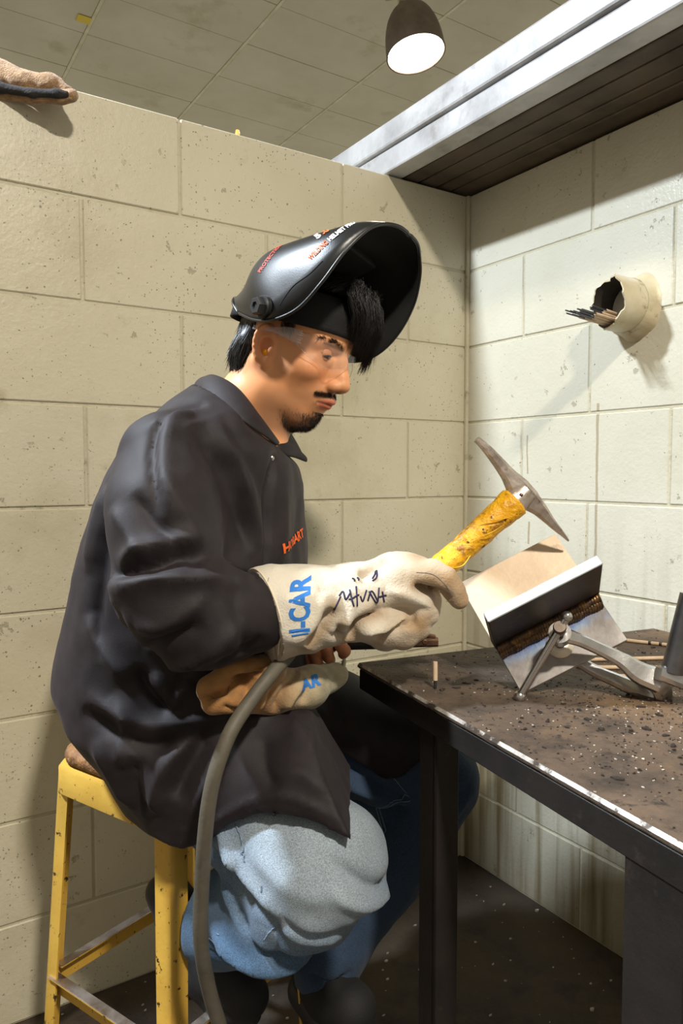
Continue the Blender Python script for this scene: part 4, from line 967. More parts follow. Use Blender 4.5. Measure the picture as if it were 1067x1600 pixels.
# nose
H.chain([(.076, 0, .030, .011), (.080, 0, .012, .012), (.084, 0, -.006, .0140), (.088, 0, -.018, .0140)], .008)
H.chain([(.084, 0, .030, .0075), (.092, 0, .016, .0068), (.101, 0, -.006, .0080), (.105, 0, -.017, .0095)], .010)
H.ell((.105, 0, -.0185), (.0108, .0108, .0095), .006)
for s in (-1, 1):
    H.ell((.0935, s*.0125, -.0225), (.0130, .0072, .0088), .005)
    H.ell((.0990, s*.0070, -.0315), (.0075, .0040, .0050), .0015, op='sub')
# lips
for s in (-1, 1):
    H.cap((.0925, 0, -.0465), (.0925, s*.004, -.0457), .0058, .0058, .004)
    H.cap((.0925, s*.004, -.0460), (.0785, s*.0240, -.0510), .0058, .0028, .004)
    H.cap((.0885, 0, -.0578), (.0765, s*.0230, -.0535), .0066, .0028, .005)
for s in (-1, 1): H.cap((.1000, 0, -.0520), (.0830, s*.0245, -.0520), .0014, .0010, .003, op='sub')
H.cap((.091, -.012, -.0675), (.091, .012, -.0675), .0075, .0075, .008, op='sub')
# ears
def rotm(ax, a):
    return np.array(Matrix.Rotation(a, 3, ax))
for s in (-1, 1):
    R_ = rotm('Z', s*math.radians(-24)) @ rotm('Y', math.radians(-12))
    e0 = np.array((-.006, s*.0755, .006))
    H.ell(e0, (.0175, .0062, .0295), .004, R=R_)
    H.ell(e0+R_ @ np.array((.003, s*.0050, -.003)), (.0100, .0085, .0150), .0015, R=R_, op='sub')
    H.ell(e0+R_ @ np.array((.002, s*.006, .018)), (.0095, .0032, .0065), .003, R=R_, op='sub')
    pr = []
    for i in range(13):
        a = math.radians(-65+i*23); pr.append((*(e0+R_ @ np.array((.0165*math.cos(math.pi-a)*-1 if False else -.0165*math.cos(a)*-1*-1, s*.0035, .0285*math.sin(a)+.001))), .0033))
    H.chain([(*(e0+R_ @ np.array((-.0157*math.cos(a), s*.0035, .0268*math.sin(a)+.001))), .0033) for a in np.radians(np.arange(-50, 171, 20))], .003)
    H.chain([(*(e0+R_ @ np.array((-.0112*math.cos(a), s*.0068, .0208*math.sin(a)+.002))), .0021) for a in np.radians(np.arange(-20, 131, 25))], .0015, op='sub')
    H.ell(e0+R_ @ np.array((.004, s*.001, -.0262)), (.0082, .0042, .0095), .004, R=R_)
    H.ell((.004, s*.0735, .000), (.0045, .0040, .0065), .004)
# neck (down into the jacket)
nb = v2h((-0.1706,1.215,1.151)); nm = v2h((-0.1416,1.205,1.2))
H.cap((-.022, 0, -.030), nm, .054, .054, .025); H.cap(nm, nb, .056, .064, .02)
for s in (-1,): H.cap((-.018, s*.056, -.022), v2h((-0.1119,1.175,1.135)), .012, .010, .025)
H.ell(v2h((-0.1017,1.2,1.158)), (.012, .014, .016), .02); H.cap(nm, v2h((-0.1232,1.185,1.121)), .046, .036, .02); H.cap(nm, v2h((-0.1284,1.235,1.126)), .046, .036, .02)
Vh, Fh = H.mesh(1)
Vh = Vh[:]; L_ = v2h(Vh)
# colour of the skin: lips, beard shadow, blush
n_ = len(Vh); skin = np.array(S(222, 156, 108)[:3]); c_ = np.tile(skin, (n_, 1)); c_ *= (1+.05*vnoise(L_, 60, 3)+.05*vnoise(L_, 16, 7))[:, None]
ay = np.abs(L_[:, 1]); x, z = L_[:, 0], L_[:, 2]
blush = np.exp(-(((x-.065)/.03)**2+((ay-.04)/.025)**2+((z+.012)/.02)**2)); c_ = lerp(c_, np.array(S(206, 122, 86)[:3]), .45*blush)
earm = np.exp(-(((x+.01)/.02)**2+((ay-.078)/.012)**2+((z-.004)/.03)**2)); c_ = lerp(c_, np.array(S(206, 118, 80)[:3]), .5*earm)
lipline = -.0578-.0*ay; half = np.interp(ay, [0, .004, .012, .020, .0245], [.0088, .0095, .0078, .0040, 0.0]); lowh = np.interp(ay, [0, .010, .019, .0245], [.0125, .0112, .0060, 0.0])
lip = (x > .072) & (((z > -.052) & (z < -.052+half)) | ((z <= -.052) & (z > -.052-lowh))) & (ay < .0245)
lipf = relax(np.repeat(lip.astype(float)[:, None], 3, 1), Fh, 1)[:, 0]; c_ = lerp(c_, np.array(S(184, 96, 80)[:3]), .8*lipf)
mouthgap = np.exp(-((z+.0520)/.0013)**2)*(ay < .0245)*(x > .075); c_ = lerp(c_, np.array(S(92, 34, 30)[:3]), .8*mouthgap)
beard = sstep(-z, .058, .088)*sstep(x, -.02, .03)*(1-sstep(-z, .108, .135)); jawl = np.exp(-((z+.062+(.03-x)*.35)/.016)**2)*sstep(x, -.01, .03)*.6
stache = np.exp(-((z+.0375+.18*np.clip(ay-.010, 0, 1))/.0042)**2)*(x > .07)*(1-sstep(ay, .026, .032))
bm_ = np.clip(beard*.8*(1-.75*np.exp(-((ay-.025)/.012)**2-((z+.066)/.010)**2))+jawl*.75+stache*.85, 0, .9)*(1-lipf); c_ = lerp(c_, np.array(S(58, 38, 28)[:3]), bm_*.78)
nostril = np.exp(-(((x-.098)/.007)**2+((ay-.007)/.0042)**2+((z+.0315)/.005)**2)); c_ = lerp(c_, np.array(S(70, 34, 24)[:3]), np.clip(nostril*1.1, 0, .85))
brow = np.exp(-((z-.0365+.10*np.clip(ay-.03, 0, 1))/.0042)**2)*sstep(ay, .008, .014)*(1-sstep(ay, .046, .054))*(x > .05); c_ = lerp(c_, np.array(S(40, 26, 20)[:3]), .75*brow)
lid = np.exp(-(((z-.0200)/.0014)**2))*(x > .074)*(ay > .018)*(ay < .046); c_ = lerp(c_, np.array(S(60, 32, 24)[:3]), .55*lid)
HEADMESH = (Vh, Fh, c_)

M_BEARD = mat('beard hair', S(46, 31, 22), rough=.6)
# eyes
M_EYE = mat('eye', S(226, 216, 206), rough=.12, attr='Col')
def eyeball(s):
    V_, F_ = [], []; r_ = .0126; gz = np.array((math.cos(math.radians(17)), -.16, -math.sin(math.radians(17)))); gz /= np.linalg.norm(gz)
    n, m = 24, 16
    for i in range(m+1):
        for k in range(n):
            a = math.pi*i/m; b = 2*math.pi*k/n; V_.append((r_*math.sin(a)*math.cos(b), r_*math.sin(a)*math.sin(b), r_*math.cos(a)))
    for i in range(m):
        for k in range(n): k2 = (k+1) % n; F_.append((i*n+k, (i+1)*n+k, (i+1)*n+k2, i*n+k2))
    V_ = np.array(V_); ang_ = np.degrees(np.arccos(np.clip(V_ @ gz/r_, -1, 1))); cc = np.tile(np.array(S(216, 204, 196)[:3]), (len(V_), 1))
    cc[ang_ < 40] = S(44, 27, 18)[:3]; cc[ang_ < 13] = (.004, .004, .004)
    o = pmesh('eye', h2v(V_+np.array((.0706, s*.0315, .0195))), F_, M_EYE); vcol(o, cc)
for s in (-1, 1): eyeball(s)
def eyelids(s):
    ec = np.array((.0706, s*.0315, .0195)); aa = np.radians(np.linspace(-62, 62, 25)); lash = None
    for nm, e0_, e1_ in (('upper_eyelid', lambda a: -19+21*max(0, math.cos(1.45*a)), 78), ('lower_eyelid', lambda a: -19-5*max(0, math.cos(1.45*a)), -80)):
        V_, F_ = [], []; rows = 8
        for a_ in aa:
            for k in range(rows):
                v = math.radians(e0_(a_)+(e1_-e0_(a_))*(k/(rows-1))**1.2); r_ = .0134 if k else .0129
                V_.append(ec+r_*np.array((math.cos(a_)*math.cos(v), s*math.sin(a_)*math.cos(v), math.sin(v))))
        for i in range(len(aa)-1):
            for k in range(rows-1): F_.append((i*rows+k, (i+1)*rows+k, (i+1)*rows+k+1, i*rows+k+1))
        o = pmesh(nm, h2v(np.array(V_)), F_, M_SKIN); cc = np.tile(np.array(S(206, 138, 94)[:3]), (len(V_), 1)); cc[::rows] = S(120, 66, 48)[:3]; vcol(o, cc)
        if lash is None: lash = [V_[i*rows]+np.array((.0006, 0, 0)) for i in range(2, len(aa)-2)]
    Acc().add(tube_data(rel(h2v(np.array(lash)), PB), [.0003, .0007, .0007, .0003], 6)).build('eyelashes', M_BEARD, person)
for s in (-1, 1): eyelids(s)

# ---------------------------------------------------------------- hair: strands
M_HAIR = mat('black hair', S(26, 21, 19), S(16, 13, 12), 60, rough=.42, spec=.5)
def strands(specs, name, m, seg=3):
    A = Acc()
    for pts, r in specs: A.add(tube_data(pts, [r, r, r*.75, r*.15], seg, len(pts), caps=False))
    V_ = h2v(np.array(A.v)); o = pmesh(name, V_, A.f, m); o['kind'] = 'stuff'; return o
hb_ = BVHTree.FromPolygons(L_.tolist(), Fh.tolist())
def near(p): 
    h = hb_.ray_cast(Vector(p)+Vector((.06, 0, 0)), Vector((-1, 0, 0)), .12) if p[0] > .07 else (None, None)
    if h[0] is None: h = hb_.find_nearest(Vector(p))
    return np.array(h[0]), np.array(h[1])
rng = np.random.RandomState(3)
def tuft(n, fn, dirfn, ln, r, out=.4, curl=.3):
    sp = []
    for i in range(n):
        p, nn2 = near(fn(rng)); d = np.array(dirfn(p, rng), float)+nn2*out+rng.normal(0, .18, 3); d /= np.linalg.norm(d)
        l_ = ln*rng.uniform(.55, 1.1); g = rng.normal(0, curl, 3); pts = [p-nn2*.0006]
        for k in range(1, 4):
            q = d+g*k/3; q /= np.linalg.norm(q); pts.append(pts[-1]+q*l_/3)
        sp.append((pts, r))
    return sp
def goatee(r):
    # chin patch and a strip along the jaw
    while True:
        x = r.uniform(.016, .080); y = r.normal(0, .018); z = r.uniform(-.105, -.070)
        w = 1-abs(y)/.040
        if z > -.084 and x < .06 and r.uniform() < .7: continue
        if r.uniform() < w: return (x, y, z)
sp = tuft(3000, goatee, lambda p, r: (.15, 0, -1), .0075, .00018, .5)
sp += tuft(140, lambda r: (.094, r.normal(0, .007), -.0685), lambda p, r: (.4, 0, -1), .006, .0003, .4)
sp += tuft(10, lambda r: (r.uniform(.02, .06), r.choice([-1, 1])*.06, r.uniform(-.088, -.060)), lambda p, r: (.2, 0, -1), .003, .00016, .3)
def stache_p(r):
    y = r.choice([-1, 1])*r.uniform(.001, .031); return (.104-abs(y)*.6, y, -.0365-.18*max(abs(y)-.010, 0)+r.normal(0, .0017))
sp += tuft(1300, stache_p, lambda p, r: (.35, 1.5*np.sign(p[1]), -.8), .0060, .00026, .45)
sp += tuft(3, lambda r: (.085, r.choice([-1, 1])*r.uniform(.026, .032), -.050), lambda p, r: (.1, .6*np.sign(p[1]), -1), .009, .0003, .2)
def brow_p(r):
    t = r.uniform(0, 1); return (.09-.025*t, r.choice([-1, 1])*(.012+.036*t), .0345+.007*math.sin(t*2.6)+r.normal(0, .0016))
sp += tuft(700, brow_p, lambda p, r: (-.3, 1.0*np.sign(p[1]), .25), .0085, .00024, .12)
strands(sp, 'beard', M_BEARD)

# scalp hair: dark cap, nape and temples, and the fringe falling from under the hood
Hc = SDF(hc_-np.array((.15, .125, .13)), hc_+np.array((.16, .125, .155)), .004, xf=HM)
Hc.ell((-.004, 0, .048), (.094, .0795, .086), 0); Hc.ell((-.046, 0, -.006), (.046, .062, .050), .02)
Hc.cap((-.066, -.03, -.02), (-.060, -.034, -.050), .02, .010, .02); Hc.cap((-.066, .03, -.02), (-.060, .034, -.050), .02, .010, .02)
def brow_cut(X, Y, Z):   # no cap hair on the face side below the hair line
    q = [X-hc_[0], Y-hc_[1], Z-hc_[2]]; hx = sum(q[i]*HM[i, 0] for i in range(3)); hz = sum(q[i]*HM[i, 2] for i in range(3))
    return np.where(hx > -.034, hz-.058, np.minimum(9, np.maximum(hz-.058, -.034-hx)))
Hc.field(brow_cut, 0, 'sub')
for s in (-1, 1): Hc.cap((-.050, s*.050, .0), (-.044, s*.046, -.058), .022, .010, .015)
Hc.field(brow_cut, 0, 'sub'); Vc, Fc = Hc.mesh(1); Lc = v2h(Vc); Vc = Vc+vnormals(Vc, Fc)*(vnoise(Lc*np.array((1, 1, .25)), 160, 4)*.0022)[:, None]; hair = pmesh('hair', Vc, Fc, M_HAIR)
sp = []
nape = np.where((Lc[:, 0] < -.022) & (Lc[:, 2] < .035) & (Lc[:, 2] > -.068))[0]; Nc = vnormals(Vc, Fc) @ HM[:, :3]
for i in rng.choice(nape, 2200):     # nape and behind the ear
    p = Lc[i]+Nc[i]*.0008; d = np.array((.10, 0, -1.0))+Nc[i]*.16+rng.normal(0, .14, 3); d -= Nc[i]*(d @ Nc[i])*.7; d /= np.linalg.norm(d); l_ = rng.uniform(.012, .030); g = rng.normal(0, .15, 3); pts = [p]
    for k in range(1, 4): q = d+g*k/3; pts.append(pts[-1]+q*l_/3)
    sp.append((pts, .00045))
for i in range(300):     # temple in front of the ear
    s = rng.choice([-1, 1]); p, nn2 = near((rng.uniform(.012, .034), s*.08, rng.uniform(.034, .056))); d = np.array((rng.normal(.25, .2), 0, -1)); l_ = rng.uniform(.006, .013); sp.append(([p+nn2*.001+d*l_*k/3 for k in range(4)], .00028))
for i in range(1500):     # fringe: out of the top, forward and down over the brow
    y = rng.uniform(-.055, .050); clump = math.sin(y*260)*.004+math.sin(y*110+1)*.005; w = rng.normal(0, .0035)
    p0 = np.array((rng.uniform(.020, .070), y, .120+rng.uniform(-.010, .010))); p1 = np.array((p0[0]+.032, y+.008, .136+rng.uniform(-.006, .008)))
    p2 = np.array((.106+clump-y*y*6, y*.97+.010+w, .116+rng.uniform(-.008, .008))); p3 = np.array((.119+clump+rng.normal(0, .003)-y*y*5, y*.94+.017+w, .086-(y+.05)*.22+rng.uniform(-.006, .006)))
    p4 = np.array((.113+clump+rng.normal(0, .004)-y*y*4, y*.90+.024+w*1.5, .062-(y+.05)*.36+rng.uniform(-.012, .012)+clump*1.5))
    sp.append((list(spline([p0, p1, p2, p3, p4], 9)), .00055))
strands(sp, 'hair_strands', M_HAIR)

# ---------------------------------------------------------------- ear plug, safety glasses
M_PLUG = mat('orange foam', S(246, 160, 20), rough=.8)
Acc().add(lathe_data([(1e-4, -.002), (.0055, -.002), (.0055, .006), (.0045, .0085), (1e-4, .0095)], 16, axis_frame(tuple(rel(h2v((-.001, -.0695, -.004)), PB)), tuple(rel(h2v((-.006, -.09, -.008)), PB)))[0])).build('ear_plug', M_PLUG, person)
def clear_mat(name, tint, fog, rough=.06, gloss=.045):
    m = bpy.data.materials.new(name); m.use_nodes = True; nt = m.node_tree; N = nt.nodes; L = nt.links; N.remove(N['Principled BSDF'])
    tr = N.new('ShaderNodeBsdfTransparent'); tr.inputs[0].default_value = tint; gl = N.new('ShaderNodeBsdfGlossy'); gl.inputs['Roughness'].default_value = rough
    df = N.new('ShaderNodeBsdfDiffuse'); df.inputs[0].default_value = (.8, .76, .74, 1)
    fr = N.new('ShaderNodeFresnel'); fr.inputs[0].default_value = 1.38
    m1 = N.new('ShaderNodeMixShader'); m1.inputs[0].default_value = fog; L.new(tr.outputs[0], m1.inputs[1]); L.new(df.outputs[0], m1.inputs[2])
    m2 = N.new('ShaderNodeMixShader'); m2.inputs[0].default_value = gloss; L.new(m1.outputs[0], m2.inputs[1]); L.new(gl.outputs[0], m2.inputs[2]); L.new(m2.outputs[0], N['Material Output'].inputs[0]); return m
M_LENS = clear_mat('clear polycarbonate', (.99, .985, .98, 1), .01, .05, .06); M_TEMPLE = clear_mat('frosted temple', (.95, .90, .89, 1), .22, .2); M_RIMC = clear_mat('lens edge', (.93, .90, .88, 1), .25, .15)
def glasses_path(t):    # 0 = ear, 1 = bridge, on his right side (y<0)
    P_ = np.array([(-.030, -.0815, .026), (.004, -.0830, .030), (.040, -.0790, .030), (.068, -.0660, .026), (.088, -.0460, .022), (.101, -.0250, .020), (.1075, -.0100, .020), (.1085, 0, .021)])
    return spline(P_, 101)[int(round(t*100))]
def band(t0, t1, zlo, zhi, name, m, parent, side=1, n=40, rows=7, thick=.0018):
    V_, F_ = [], []
    for i in range(n+1):
        t = t0+(t1-t0)*i/n; c0 = glasses_path(t)
        for k in range(rows):
            u = k/(rows-1); zl, zh = np.interp(t, *zlo), np.interp(t, *zhi); z = zl+(zh-zl)*u
            tilt = -.16*(z)*np.clip((t-.4)*3, 0, 1)
            V_.append((c0[0]+tilt*.5-abs(z-.006)*.10, c0[1]*side*(1), c0[2]+z))
    for i in range(n):
        for k in range(rows-1):
            q = (i*rows+k, (i+1)*rows+k, (i+1)*rows+k+1, i*rows+k+1); F_.append(q if side > 0 else q[::-1])
    o = pmesh(name, h2v(np.array(V_)), F_, m, parent); md = o.modifiers.new('t', 'SOLIDIFY'); md.thickness = thick; md.offset = 0; return o
gl_root = bpy.data.objects.new('safety_glasses', None); link(gl_root, person); gl_root['label'] = 'clear plastic safety glasses'
LZ = ([.40, .46, .55, .68, .80, .90, .96, 1.0], [-.006, -.011, -.018, -.0225, -.0205, -.013, -.003, .000]); HZ = ([.40, .50, .60, .75, .90, 1.0], [.011, .0135, .015, .0155, .0135, .010])
for s in (1, -1):
    band(.44, 1.0, LZ, HZ, 'lens', M_LENS, gl_root, s)
    band(0, .45, ([0, .2, .33, .45], [-.003, -.004, -.007, -.011]), ([0, .2, .33, .45], [.003, .004, .010, .0125]), 'temple', M_TEMPLE, gl_root, s, thick=.003)
    ed = [h2v(np.array((glasses_path(t)[0]-.16*(np.interp(t, *LZ))*np.clip((t-.4)*3, 0, 1)*.5-abs(np.interp(t, *LZ)-.006)*.10, glasses_path(t)[1]*s, glasses_path(t)[2]+np.interp(t, *LZ)))) for t in np.linspace(.44, 1, 40)]
    Acc().add(tube_data(rel(ed, PB), .0005, 6)).build('lens_edge', M_RIMC, gl_root)
M_WPRINT = mat('white print', S(236, 234, 232), rough=.5)
A = Acc()
for k_ in range(5):      # small white print at the hinge
    q0 = glasses_path(.405+.012*(k_ % 3)); zz0 = -.006+.0035*k_
    A.add(tube_data([tuple(rel(h2v(q0+np.array((0, -.0022, zz0))), PB)), tuple(rel(h2v(glasses_path(.47-.01*(k_ % 2))+np.array((0, -.0022, zz0+.0006))), PB))], .0005, 6, flat=.6))
A.build('white_print', M_WPRINT, gl_root)

# ---------------------------------------------------------------- welding hood, tipped up
M_HOOD = mat('black hood shell', S(20, 20, 21), S(15, 15, 16), 30, rough=.36, bump=.00012, bscale=600, spec=.6, dirt=[(S(120, 116, 110), 60, .70, .73), (S(150, 146, 140), 24, .735, .75)])
M_HOODIN = mat('hood inside', S(14, 14, 14), rough=.8)
KM = np.array([[0.84805, 0.52476, 0.07375, -0.08946], [-0.52992, 0.83979, 0.11803, 1.2], [-0.0, -0.13917, 0.99027, 1.3313]])
def k2v(P): return np.asarray(P, float) @ KM[:, :3].T+KM[:, 3]
secs = [  # middle line, side rim, half width, squareness
    ((-0.0823,0,0.0399), (-0.0413,-0.07,-0.0066), .070, 2.3), ((-0.0509,0,0.0512), (0.0169,-0.098,-0.0333), .098, 2.6), ((-0.0244,0,0.0778), (0.0626,-0.113,-0.0433), .113, 3.1), ((0.0102,0,0.093), (0.1077,-0.116,-0.0328), .116, 3.6),
    ((0.0762,0,0.0982), (0.1446,-0.116,-0.0011), .116, 3.8), ((0.1296,0,0.1017), (0.1734,-0.108,0.0409), .108, 3.6), ((0.1603,0,0.1105), (0.1923,-0.086,0.0768), .086, 3.0), ((0.1864,0,0.1118), (0.2028,-0.06,0.0963), .060, 2.5), ((0.2037,0,0.1087), (0.2121,-0.032,0.104), .032, 2.2), ((0.2124,0,0.1052), (0.2138,-0.005,0.1058), .005, 2.0)]
ctl = np.array([(m[0], m[2], s_[0], s_[2], w_, e_) for m, s_, w_, e_ in secs]); cs = spline(np.hstack([ctl[:, :2], ctl[:, 4:5], ctl[:, 2:4], ctl[:, 5:]]), 46)
na = 41; V_, F_ = [], []
for mx, mz, w_, sx_, sz_, e_ in cs:
    for k in range(na):
        a = -math.pi/2+math.pi*k/(na-1); cc, ss = abs(math.cos(a))**(2/e_), abs(math.sin(a))**(2/e_)*np.sign(a)
        V_.append((sx_+(mx-sx_)*cc, w_*(.92*ss+.08*np.sign(ss)*abs(ss)**7), sz_+(mz-sz_)*cc))
for i in range(len(cs)-1):
    for k in range(na-1): F_.append((i*na+k, i*na+k+1, (i+1)*na+k+1, (i+1)*na+k))
HV = k2v(np.array(V_)); Fa = np.array(F_)
if ((vnormals(HV, Fa)*(HV-k2v((0, 0, 0)))).sum(1)).mean() < 0: F_ = [f[::-1] for f in F_]
hood = bpy.data.objects.new('welding_hood', None); link(hood, person); hood['label'] = 'glossy black welding hood tipped up on the head'
shell = pmesh('hood_shell', HV, F_, [M_HOOD, M_HOODIN], hood); md = shell.modifiers.new('t', 'SOLIDIFY'); md.thickness = .0035; md.offset = -1; md.material_offset = 1
hoodbv = BVHTree.FromPolygons(rel(HV, PB).tolist(), F_)
rim = [HV[i*na] for i in range(46)]+[HV[45*na+k] for k in range(0, na, 4)]+[HV[i*na+na-1] for i in range(45, -1, -1)]+[HV[k] for k in range(na-1, -1, -4)]
Acc().add(tube_data(rel(rim, PB), .0024, 8, 220, caps=False)).build('rim', M_HOOD, hood)
def hoodpt(px): return px
kc = np.array((-0.1051,1.085,1.325)); h_ = hoodbv.find_nearest(Vector(rel(kc, PB))); kp, kn = h_[0], h_[1]
cenk = Vector(rel(k2v((0, 0, 0)), PB)); kn = kn if kn.dot(kp-cenk) > 0 else -kn
def hexl(prof, seg): return lathe_data(prof, seg, axis_frame(tuple(kp), tuple(kp+kn))[0])
Acc().add(hexl([(1e-4, 0), (.0165, 0), (.0165, .006), (.0150, .008), (1e-4, .008)], 24)).add(hexl([(1e-4, .008), (.0135, .008), (.0135, .016), (.0115, .019), (.006, .019), (.0055, .0165), (1e-4, .0165)], 6)).build('pivot_knob', M_RUBBER, hood, sharp=35)
# headgear band and crown inside the hood
V_, F_ = [], []; n = 60; rows = 8
for k in range(rows):
    u = k/(rows-1)
    for i in range(n):
        a = 2*math.pi*i/n; sh = 1-.02*u-.35*max(0, u-.55)**1.3; z = .0485+.052*u+.004*math.cos(a)-.010*(1-math.cos(a))*.5
        V_.append((-.010+.1045*sh*math.cos(a), .0860*sh*math.sin(a), z))
for k in range(rows-1):
    for i in range(n): i2 = (i+1) % n; F_.append((k*n+i, k*n+i2, (k+1)*n+i2, (k+1)*n+i))
bo = pmesh('head_band', h2v(np.array(V_)), F_, mat('black sweatband', S(20, 19, 20), rough=.9, bump=.001, bscale=300), hood); md = bo.modifiers.new('t', 'SOLIDIFY'); md.thickness = .004; md.offset = 1
# lens cartridge behind the window, seen in the open hood
bm = bmesh.new(); q = frame(tuple(rel(k2v(np.array((0.0807,0,0.1016))), PB)), Vector(KM[:, 0]), Vector(KM[:, 1]), Vector(KM[:, 2])); add_box(bm, .085, .115, .016, q @ Matrix.Rotation(math.radians(-18), 4, 'Y') @ T(0, 0, -.02), .003); bm_obj('lens_cartridge', bm, M_HOODIN, hood)
# ---------------------------------------------------------------- left hand, bare, around the electrode holder; joined with head and arms into one body
Hd = SDF((-0.1077,1.3,0.6977), (0.0645,1.1,0.8707), .0022) if False else SDF(np.array((-0.0307,1.22,0.7819))-np.array((.10, .10, .07)), np.array((-0.0307,1.22,0.7819))+np.array((.09, .10, .07)), .0020)
Hd.ell((-0.042,1.235,0.8002), (.042, .022, .030), .01); Hd.chain([(-0.0907,1.26,0.7809,.030),(-0.061,1.245,0.7934,.029)], .015)
for pts in ([(-0.059,1.205,0.8158,.0105),(-0.0633,1.185,0.8076,.0105),(-0.0618,1.176,0.7908,.0100),(-0.058,1.182,0.7744,.0090),(-0.0546,1.198,0.7659,.0085)],
            [(-0.0419,1.203,0.8205,.0110),(-0.0453,1.18,0.8108,.0110),(-0.0439,1.17,0.7944,.0105),(-0.0411,1.176,0.7781,.0095),(-0.0374,1.192,0.7696,.0088)],
            [(-0.0239,1.203,0.8216,.0110),(-0.0266,1.18,0.814,.0110),(-0.0243,1.17,0.8006,.0105),(-0.0213,1.176,0.7855,.0096),(-0.0184,1.192,0.7771,.0088)],
            [(-0.0069,1.206,0.8177,.0105),(-0.0057,1.184,0.8141,.0108),(-0.0016,1.176,0.8055,.0105),(0.0047,1.18,0.795,.0105),(0.0026,1.195,0.786,.0088)]):
    Hd.chain(pts, .0022)
Hd.chain([(-0.0605,1.235,0.8167,.014),(-0.0254,1.225,0.8265,.012),(0.0016,1.212,0.825,.010),(0.0154,1.205,0.8222,.009)], .006)
Vd, Fd = Hd.mesh(1)
cd = np.tile(np.array(S(214, 146, 106)[:3]), (len(Vd), 1)); cd *= (1+.12*vnoise(Vd, 70, 3)+.10*vnoise(Vd, 260, 4))[:, None]
cd = lerp(cd, np.array(S(120, 70, 50)[:3]), np.clip(vnoise(Vd, 120, 9)-.25, 0, .6))
# arms and trunk under the clothes
Bd = SDF((-.44, .86, .62), (.10, 1.46, 1.16), .010)
Bd.ell((-0.2469,1.2,0.8511), (.13, .17, .26), 0); Bd.chain([(-0.216,1.22,1.126,.075),(-0.1706,1.215,1.151,.066)], .03); Bd.chain([(-0.2299,1.02,1.084,.045),(-0.2137,0.915,0.9356,.040),(-0.0811,0.985,0.8951,.033)], .02); Bd.chain([(-0.2268,1.38,1.083,.045),(-0.2298,1.42,0.7889,.040),(-0.0875,1.262,0.7815,.030)], .02); Bd.cap((-0.2321,1.05,1.084), (-0.2235,1.36,1.083), .07, .07, .04)
Vb, Fb = Bd.mesh(2); cb2 = np.tile(np.array(S(206, 142, 98)[:3]), (len(Vb), 1))
Vh, Fh, ch_ = HEADMESH
allV = np.vstack([Vh, Vd, Vb]); allF = np.vstack([Fh, Fd+len(Vh), Fb+len(Vh)+len(Vd)])
body = pmesh('body', allV, allF, M_SKIN); vcol(body, np.vstack([ch_, cd, cb2])); body['label'] = 'head with goatee and thin moustache, bare left hand'

# ---------------------------------------------------------------- right glove around the hammer handle
G = SDF(np.array((0.0331,1.03,0.8937))-np.array((.175, .14, .12)), np.array((0.0331,1.03,0.8937))+np.array((.18, .13, .12)), .0030)
G.chain([(-0.095,0.985,0.8951,.067),(-0.0562,1.005,0.8966,.059),(-0.0122,1.025,0.9001,.0525),(0.0243,1.04,0.9029,.050)], .015)
G.chain([(0.0243,1.04,0.9047,.049),(0.0712,1.058,0.9147,.046),(0.0995,1.062,0.9197,.042)], .02)
G.ell((0.0951,1.055,0.9124), (.046, .036, .052), .02)
G.cap((0.0754,1.04,0.9379), (0.1174,1.04,0.936), .0275, .022, .02)
# thumb lying over the handle and reaching past it
G.chain([(0.1054,1.03,0.9411,.0230),(0.1261,1.022,0.9432,.0205),(0.1432,1.015,0.9361,.0180),(0.1558,1.015,0.9217,.0165),(0.1635,1.018,0.9077,.0145)], .004)
# curled fingers under the handle
G.chain([(0.1148,1.075,0.9186,.022),(0.1253,1.058,0.8978,.0195),(0.1251,1.04,0.8844,.0165),(0.1101,1.028,0.8794,.015)], .006)
G.chain([(0.106,1.08,0.8891,.022),(0.1152,1.058,0.8734,.019),(0.1085,1.038,0.8645,.017),(0.0908,1.024,0.8656,.0155)], .006)
G.chain([(0.09,1.08,0.8699,.022),(0.0991,1.055,0.8561,.020),(0.0882,1.035,0.8522,.018),(0.0672,1.022,0.8588,.0165)], .008)
G.chain([(0.0611,1.075,0.8661,.021),(0.0731,1.055,0.8533,.019),(0.0608,1.035,0.8503,.017),(0.0457,1.025,0.8599,.016)], .008)
G.ell((0.0238,1.02,0.8847), (.042, .03, .026), .02)
G.cap((-0.1104,0.975,0.8901), (-0.0859,0.99,0.8924), .066, .0605, 0.0) if False else None
